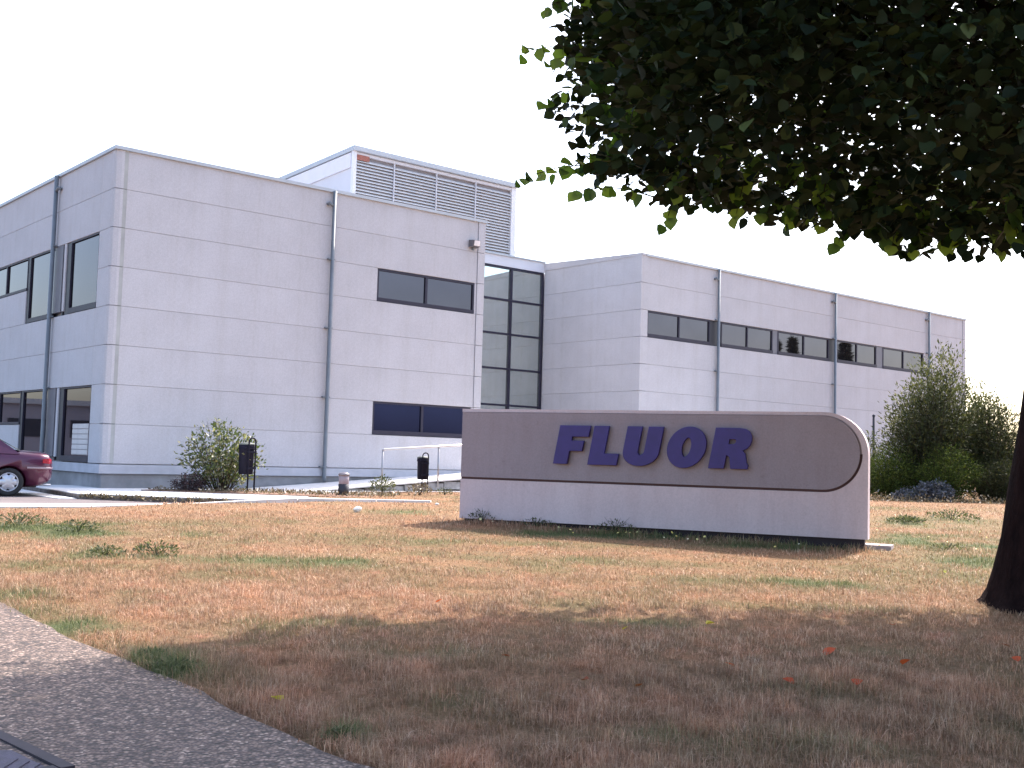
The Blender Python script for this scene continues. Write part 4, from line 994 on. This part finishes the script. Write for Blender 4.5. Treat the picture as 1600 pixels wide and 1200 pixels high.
# ------------------------------------------------------------------ fallen leaves, stone, manhole cover
fl_m = [leaf_mat('fallen_' + n, [(0, c), (1, tuple(min(1, v * 1.3) for v in c))], .15, .9, .05) for n, c in (('orange', (.46, .085, .04)), ('yellow', (.40, .32, .07)), ('brown', (.22, .07, .04)))]
FL = [((1.76, 9.70), 1, .11, 'yellow fallen leaf lying just inside the tree shadow'), ((2.50, 8.70), 0, .15, 'large orange fallen leaf right of the yellow ones in the shade'),
      ((1.63, 8.19), 0, .10, 'orange fallen leaf standing on edge in the shaded grass'), ((1.94, 7.72), 0, .12, 'dull orange leaf in the front row of fallen leaves'),
      ((2.42, 7.75), 0, .11, 'orange leaf right of the dull orange one in the front row'), ((2.99, 8.41), 0, .12, 'dark red orange fallen leaf towards the trunk'),
      ((.01, 8.25), 2, .09, 'red brown curled fallen leaf in the middle of the lawn shade'), ((3.39, 9.87), 0, .10, 'orange leaf near the shadow edge close to the trunk'),
      ((-.62, 10.42), 0, .10, 'lone orange leaf on the sunlit lawn'), ((4.05, 9.14), 2, .10, 'brown fallen leaf nearest the tree trunk'),
      ((-1.38, 6.91), 1, .12, 'ochre fallen leaf near the pebble path'), ((.55, 7.61), 2, .08, 'small brown leaf left of a similar one in the shade'),
      ((.90, 7.50), 2, .08, 'small brown leaf right of a similar one in the shade'), ((3.9, 8.62), 0, .10, 'orange leaf at the right edge of the shaded lawn'),
      ((1.0, 9.4), 1, .08, 'small yellow leaf close to the shadow edge')]
for (x, y), mi, sc, lab in FL:
    v = np.array(LIME_V) - [0, .45, 0]; v[:, 2] = (np.abs(v[:, 0]) ** 1.3) * R_.uniform(.3, .8) + R_.uniform(-.1, .1) * v[:, 1]
    me = np_mesh('fallen_leaf', v * sc * .72, np.array(LIME_F), fl_m[mi], {'rnd': np.full(9, R_.random())})
    o = link('fallen_leaf', me, None, (x, y, gzf(x, y) + .045)); o.rotation_euler = (R_.uniform(.1, .6), R_.uniform(-.3, .3), R_.uniform(0, 6.28)); tag(o, lab, 'leaf', 'fallen leaves on the lawn')
def rock(name, loc, r, label, mat):
    bm = bmesh.new(); bmesh.ops.create_icosphere(bm, subdivisions=2, radius=r)
    for v in bm.verts: v.co *= 1 + R_.uniform(-.18, .18); v.co.z *= .75
    me = bpy.data.meshes.new(name); bm.to_mesh(me); bm.free(); me.materials.append(mat)
    tag(link(name, me, None, (loc[0], loc[1], gzf(*loc) + r * .55)), label, 'stone')
M_WST = simple('white_stone', (.62, .58, .52), .8)
rock('white_stone', (-2.63, 19.53), .075, 'white stone lying in the dry grass left of the sign', M_WST)
rock('white_stone', (-1.42, 22.2), .04, 'tiny white stone close to the left edge of the sign', M_WST)

# manhole cover bottom left
mh = empty('manhole_cover', (-2.93, 5.55, .022), math.radians(-44), 'square cast iron manhole cover with ring pattern in the pebble path', 'manhole cover')
MB().box(-.50, .50, -.50, .50, -.03, .006).build('plate', M_CAST, mh)
fr = MB()
for a in range(4):
    c, s_ = math.cos(a*math.pi/2), math.sin(a*math.pi/2)
    def T(x, y): return (x*c - y*s_, x*s_ + y*c)
    x0, y0 = T(-.60, -.60); x1, y1 = T(.52, -.53)
    fr.box(min(x0, x1), max(x0, x1), min(y0, y1), max(y0, y1), -.03, .018)
fr.build('frame', simple('cast_iron_frame', (.02, .013, .02), .8, 0.0, var=.3, scale=12), mh)
for r0, r1 in ((.40, .425), (.25, .272), (.12, .14)):
    MB().lathe([(r0, .005), (r0, .014), (r1, .014), (r1, .005)], 40, smooth=False).build('ring', M_CAST, mh)
rb = MB().box(-.16, .16, -.014, .014, .0, .012).mesh('rib', M_CAST)
for k in range(16):
    a = k * math.pi / 8
    if k % 2 == 0: o = link('rib', rb, mh, (.338 * math.cos(a), .338 * math.sin(a), .0)); o.rotation_euler = (0, 0, a); o.scale = (.38, 1, 1)
for sx_ in (-1, 1):
    for sy_ in (-1, 1):
        for q in range(3):
            o = link('rib', rb, mh, (sx_ * (.36 + q * .05), sy_ * (.36 + q * .05), 0)); o.rotation_euler = (0, 0, -sx_ * sy_ * math.pi / 4); o.scale = (.75 - q * .22, 1, 1)

# ------------------------------------------------------------------ the hall across the yard, mirrored in the side windows
def conifer(x, y, h, rr, label):
    t = empty('conifer_tree', (x, y, .6), 0, label, 'tree', 'conifers mirrored in the ribbon windows')
    MB().tube([(0, 0, -.2), (0, 0, h * .5), (0, 0, h * .97)], [.22, .12, .02], 8).build('trunk', M_BARK, t)
    N = 5000; z = h * (.12 + .88 * NP.random(N) ** 1.3); a = NP.uniform(0, 6.28, N); q = rr * (1 - z / h) ** .8 * (.35 + .65 * NP.random(N)) * (.75 + .35 * np.sin(5 * a + z * 3))
    P = np.stack([q * np.cos(a), q * np.sin(a), z], 1); d = np.stack([np.cos(a), np.sin(a), NP.uniform(-.1, .8, N)], 1)
    me = scatter('crown', np.array(SMALL_V) * [.5, 1, 1], SMALL_F, P, rot_from(NP.normal(0, 1, (N, 3)), d), NP.uniform(.3, .6, N), M_DARKC, NP.random(N)); tag(link('crown', me, t), kind='stuff')
conifer(58.8, 52.6, 11.3, 2.4, 'wide conifer mirrored in the ribbon window right of the third pipe')
conifer(55.9, 48.2, 10.9, 1.1, 'slim conifer mirrored in the middle ribbon windows')
conifer(55.5, 46.9, 10.6, .9, 'slimmer conifer mirrored beside the slim one in the middle ribbon windows')
def hall():
    o = empty('low_hall', (-58, 52, .4), math.radians(52), 'long low grey hall with dark windows, mirrored in the ground floor side windows', 'building')
    MB().box(-40, 40, 0, 12, -.5, 3.9).build('wall', simple('hall_grey', (.30, .29, .33), .9, scale=.3), o)
    MB().box(-40.2, 40.2, -.25, 12.2, 3.9, 4.25).build('roof_edge', M_COPE, o)
    wm = MB().box(-1.7, 1.7, -.06, .02, 1.7, 2.9).mesh('window', M_DARK)
    for i in range(20): link('window', wm, o, (-38 + i * 4, 0, 0))
hall()
# ------------------------------------------------------------------ parked car
def car():
    c = empty('parked_car', (-10.11, 24.70, ZA), math.pi + .42, 'dark maroon saloon car parked at the left edge with silver hubcaps', 'car')
    # local: x 0 rear .. 4.55 front (world -x), y across, z up
    paint, nt, bs = node_mat('maroon_paint')
    nt.links.new(ramp(nt, nz(nt, 2.5, 4), [(.3, (.070, .009, .034)), (.7, (.088, .013, .042))]), bs.inputs['Base Color'])
    bs.inputs['Roughness'].default_value = .32; bs.inputs['Metallic'].default_value = .35; bs.inputs['Coat Weight'].default_value = .7; bs.inputs['Coat Roughness'].default_value = .08
    black = simple('car_black', (.012, .012, .014), .5); glass = glass_mat('car_glass', (.05, .05, .06), .04)
    tyre = simple('tyre', (.018, .018, .02), .85); hub = simple('hubcap', (.50, .51, .56), .3, .5, var=.04)
    # body stations: (x, z_bottom, z_belt, z_top_centre, half width)
    S = [(0.00, .42, .70, .72, .60), (.03, .36, .78, .82, .74), (.10, .30, .86, .92, .80), (.28, .22, .885, .955, .825), (.60, .20, .89, .975, .84), (1.1, .19, .90, .985, .85),
         (2.0, .19, .90, .98, .855), (2.9, .19, .90, .97, .855), (3.3, .19, .885, .955, .85), (3.9, .20, .83, .88, .83), (4.3, .22, .74, .78, .79), (4.48, .30, .64, .67, .70), (4.55, .38, .56, .58, .55)]
    mb = MB(); rings = []
    for x, zb_, zbe, zt_, hw in S:
        half = [(0, zb_), (hw * .86, zb_), (hw * .955, zb_ + .05), (hw * .99, zb_ + .18), (hw, (zb_ + zbe) / 2 + .05), (hw * .985, zbe - .10), (hw * .95, zbe - .02), (hw * .88, zbe + (zt_ - zbe) * .45), (hw * .6, zt_ - .01), (0, zt_)]
        ring = [(x, y, z) for y, z in half] + [(x, -y, z) for y, z in reversed(half[1:-1])]; rings.append(ring)
    n = len(rings[0]); vs = [p for r in rings for p in r]
    fs = [(i*n+k, i*n+(k+1) % n, (i+1)*n+(k+1) % n, (i+1)*n+k) for i in range(len(rings)-1) for k in range(n)]
    fs += [tuple(range(n)), tuple(range((len(rings)-1)*n, len(rings)*n))]
    mb.add(vs, fs, True); me = mb.mesh('body', paint)
    tmp = link('tmp', me); cut = MB()
    for wx in (.85, 3.5):
        for sy_ in (-1, 1): cut.lathe([(.001, -.15), (.345, -.15), (.345, .15), (.001, .15)], 30, (wx, sy_ * .80, .30), axis='y')
    co = cut.build('cut', black)
    md = tmp.modifiers.new('b', 'BOOLEAN'); md.object = co; md.operation = 'DIFFERENCE'; md.solver = 'EXACT'
    bpy.context.view_layer.update()
    me2 = bpy.data.meshes.new_from_object(tmp.evaluated_get(bpy.context.evaluated_depsgraph_get()))
    bpy.data.objects.remove(tmp); bpy.data.objects.remove(co); me2.name = 'body'
    if len(me2.polygons) < 20: me2 = me
    if len(me2.materials) == 0: me2.materials.append(paint)
    link('body', me2, c)
    # greenhouse: roof plus dark glass below
    G = [(.66, .955, .76), (1.32, 1.335, .60), (1.6, 1.385, .585), (2.3, 1.40, .59), (2.75, 1.35, .60), (3.45, .95, .74)]
    gh = MB(); gv = []
    for x, z, hw in G:
        gv.append([(x, -hw + .05, z), (x, -hw * .5, z + .02), (x, hw * .5, z + .02), (x, hw - .05, z)])
    flat_ = [p for r in gv for p in r]
    gh.add(flat_, [(i*4+k, i*4+k+1, (i+1)*4+k+1, (i+1)*4+k) for i in range(1, 4) for k in range(3)], True)
    for sy_ in (-1, 1):
        k = 0 if sy_ < 0 else 3
        P = [gv[i][k] for i in range(6)]
        o_ = .012 * sy_
        # C pillar, B pillar, A pillar as painted strips, proud of the side glass
        def st(p, q, w0, w1): gh.add([(p[0]-w0, p[1]+o_, p[2]), (p[0]+w0, p[1]+o_, p[2]), (q[0]+w1, q[1]+o_, q[2]), (q[0]-w1, q[1]+o_, q[2])], [(0, 1, 2, 3)])
        base = lambda x: (x, sy_ * .80, .90)
        gh.add([(P[0][0]-.02, sy_*.80, .89), (P[0][0]+.50, sy_*.815, .90), (P[1][0]+.26, P[1][1]+o_, P[1][2]-.02), (P[1][0]-.03, P[1][1]+o_, P[1][2]+.015)], [(0, 1, 2, 3)])
        st(base(2.15), P[3], .05, .04)
        gh.add([(P[5][0]+.02, sy_*.80, .91), (P[5][0]-.10, sy_*.81, .91), (P[4][0]-.07, P[4][1]+o_, P[4][2]), (P[4][0]+.02, P[4][1]+o_, P[4][2]+.01)], [(0, 1, 2, 3)])
        gh.add([(P[1][0], P[1][1]+o_, P[1][2]+.012), (P[2][0], P[2][1]+o_, P[2][2]+.012), (P[2][0], P[2][1]+o_*2, P[2][2]-.04), (P[1][0]+.02, P[1][1]+o_*2, P[1][2]-.04)], [(0, 1, 2, 3)])
        gh.add([(P[2][0], P[2][1]+o_, P[2][2]+.012), (P[3][0], P[3][1]+o_, P[3][2]+.012), (P[4][0], P[4][1]+o_, P[4][2]+.012), (P[4][0], P[4][1]+o_*2, P[4][2]-.04), (P[3][0], P[3][1]+o_*2, P[3][2]-.04), (P[2][0], P[2][1]+o_*2, P[2][2]-.04)], [(0, 1, 2, 3, 4, 5)])
    gh.build('roof', paint, c)
    for nm, idx in (('rear_window', (0, 1)), ('windscreen', (4, 5))):
        a, b = gv[idx[0]], gv[idx[1]]
        MB().add([p for p in a] + [p for p in b], [(k, k+1, 4+k+1, 4+k) for k in range(3)], True).build(nm, glass, c)
    for sy_ in (-1, 1):
        k = 0 if sy_ < 0 else 3; P = [gv[i][k] for i in range(6)]
        MB().add([(.74, sy_ * .79, .90), (3.38, sy_ * .79, .905)] + [P[i] for i in (4, 3, 2, 1)], [tuple(range(6))]).build('side_window', glass, c)
    # bumpers, trim, lamps
    for sy_ in (-1, 1):
        MB().add([(.015, sy_*.60, .585), (.045, sy_*.755, .585), (.12, sy_*.812, .585), (.50, sy_*.838, .585), (.50, sy_*.858, .60), (.12, sy_*.832, .60), (.03, sy_*.775, .60), (-.01, sy_*.61, .60),
                  (.015, sy_*.60, .63), (.045, sy_*.755, .63), (.12, sy_*.812, .63), (.50, sy_*.838, .63), (.50, sy_*.858, .622), (.12, sy_*.832, .622), (.03, sy_*.775, .622), (-.01, sy_*.61, .622)],
                 [(7,6,14,15),(6,5,13,14),(5,4,12,13),(8,9,14,15),(9,10,13,14),(10,11,12,13),(0,1,6,7),(1,2,5,6),(2,3,4,5)]).build('bumper_trim', simple('bumper_trim', (.32, .24, .27), .4), c)
        MB().add([(.0, sy_*.45, .70), (.012, sy_*.66, .70), (.07, sy_*.79, .70), (.20, sy_*.822, .71), (.20, sy_*.826, .80), (.08, sy_*.80, .815), (.03, sy_*.70, .80), (.01, sy_*.45, .79)],
                 [(0, 1, 6, 7), (1, 2, 5, 6), (2, 3, 4, 5)]).build('tail_light', simple('tail_light', (.30, .012, .03), .2), c)
        MB().box(4.40, 4.47, sy_*.62 - .12, sy_*.62 + .12, .58, .66).build('headlight', simple('headlight', (.6, .6, .6), .15), c)
        MB().box(.95, 3.15, min(sy_*.852, sy_*.868), max(sy_*.852, sy_*.868), .50, .55).build('side_strip', black, c)
        for dx_ in (1.35, 2.45):
            MB().box(dx_ - .08, dx_ + .08, min(sy_*.853, sy_*.885), max(sy_*.853, sy_*.885), .80, .83).build('door_handle', black, c)
    MB().box(-.005, .03, -.25, .25, .46, .56).build('number_plate', simple('plate_white', (.6, .6, .55), .4), c)
    MB().tube([(.35, -.45, .21), (-.02, -.45, .21)], .025, 10).build('exhaust', hub, c)
    MB().box(.3, 4.2, -.62, .62, .19, .30).build('underbody', black, c)
    w0 = None
    for wx in (.85, 3.5):
        for sy_ in (-1, 1):
            if w0 is None:
                w0 = MB().lathe([(.001, -.09), (.20, -.09), (.265, -.10), (.295, -.08), (.300, 0), (.295, .08), (.265, .10), (.20, .09), (.185, .06), (.001, .06)], 32, axis='y').mesh('wheel', tyre)
                hc = MB(); pr = []
                for k in range(42):
                    a = 2 * math.pi * k / 42; r = .163 + .022 * (1 if math.cos(6 * a) > -.35 else -1); pr.append((r, a))
                ring0 = [(r * math.cos(a), .075, r * math.sin(a)) for r, a in pr]; ring1 = [(r * .72 * math.cos(a), .102, r * .72 * math.sin(a)) for r, a in pr]; ring2 = [(.04 * math.cos(a), .108, .04 * math.sin(a)) for r, a in pr]
                hv = ring0 + ring1 + ring2; m_ = 42
                hc.add(hv, [(i*m_+k, i*m_+(k+1) % m_, (i+1)*m_+(k+1) % m_, (i+1)*m_+k) for i in range(2) for k in range(m_)] + [tuple(range(2*m_, 3*m_))], True)
                hcm = hc.mesh('hubcap', hub)
                rr = MB().lathe([(.182, .066), (.182, .098), (.196, .098), (.200, .088)], 36, axis='y').mesh('rim', hub)
            w_ = link('wheel', w0, c, (wx, sy_ * .745, .30)); w_.rotation_euler = (0, 0, 0 if sy_ > 0 else math.pi)
            link('hubcap', hcm, w_); link('rim', rr, w_)
car()
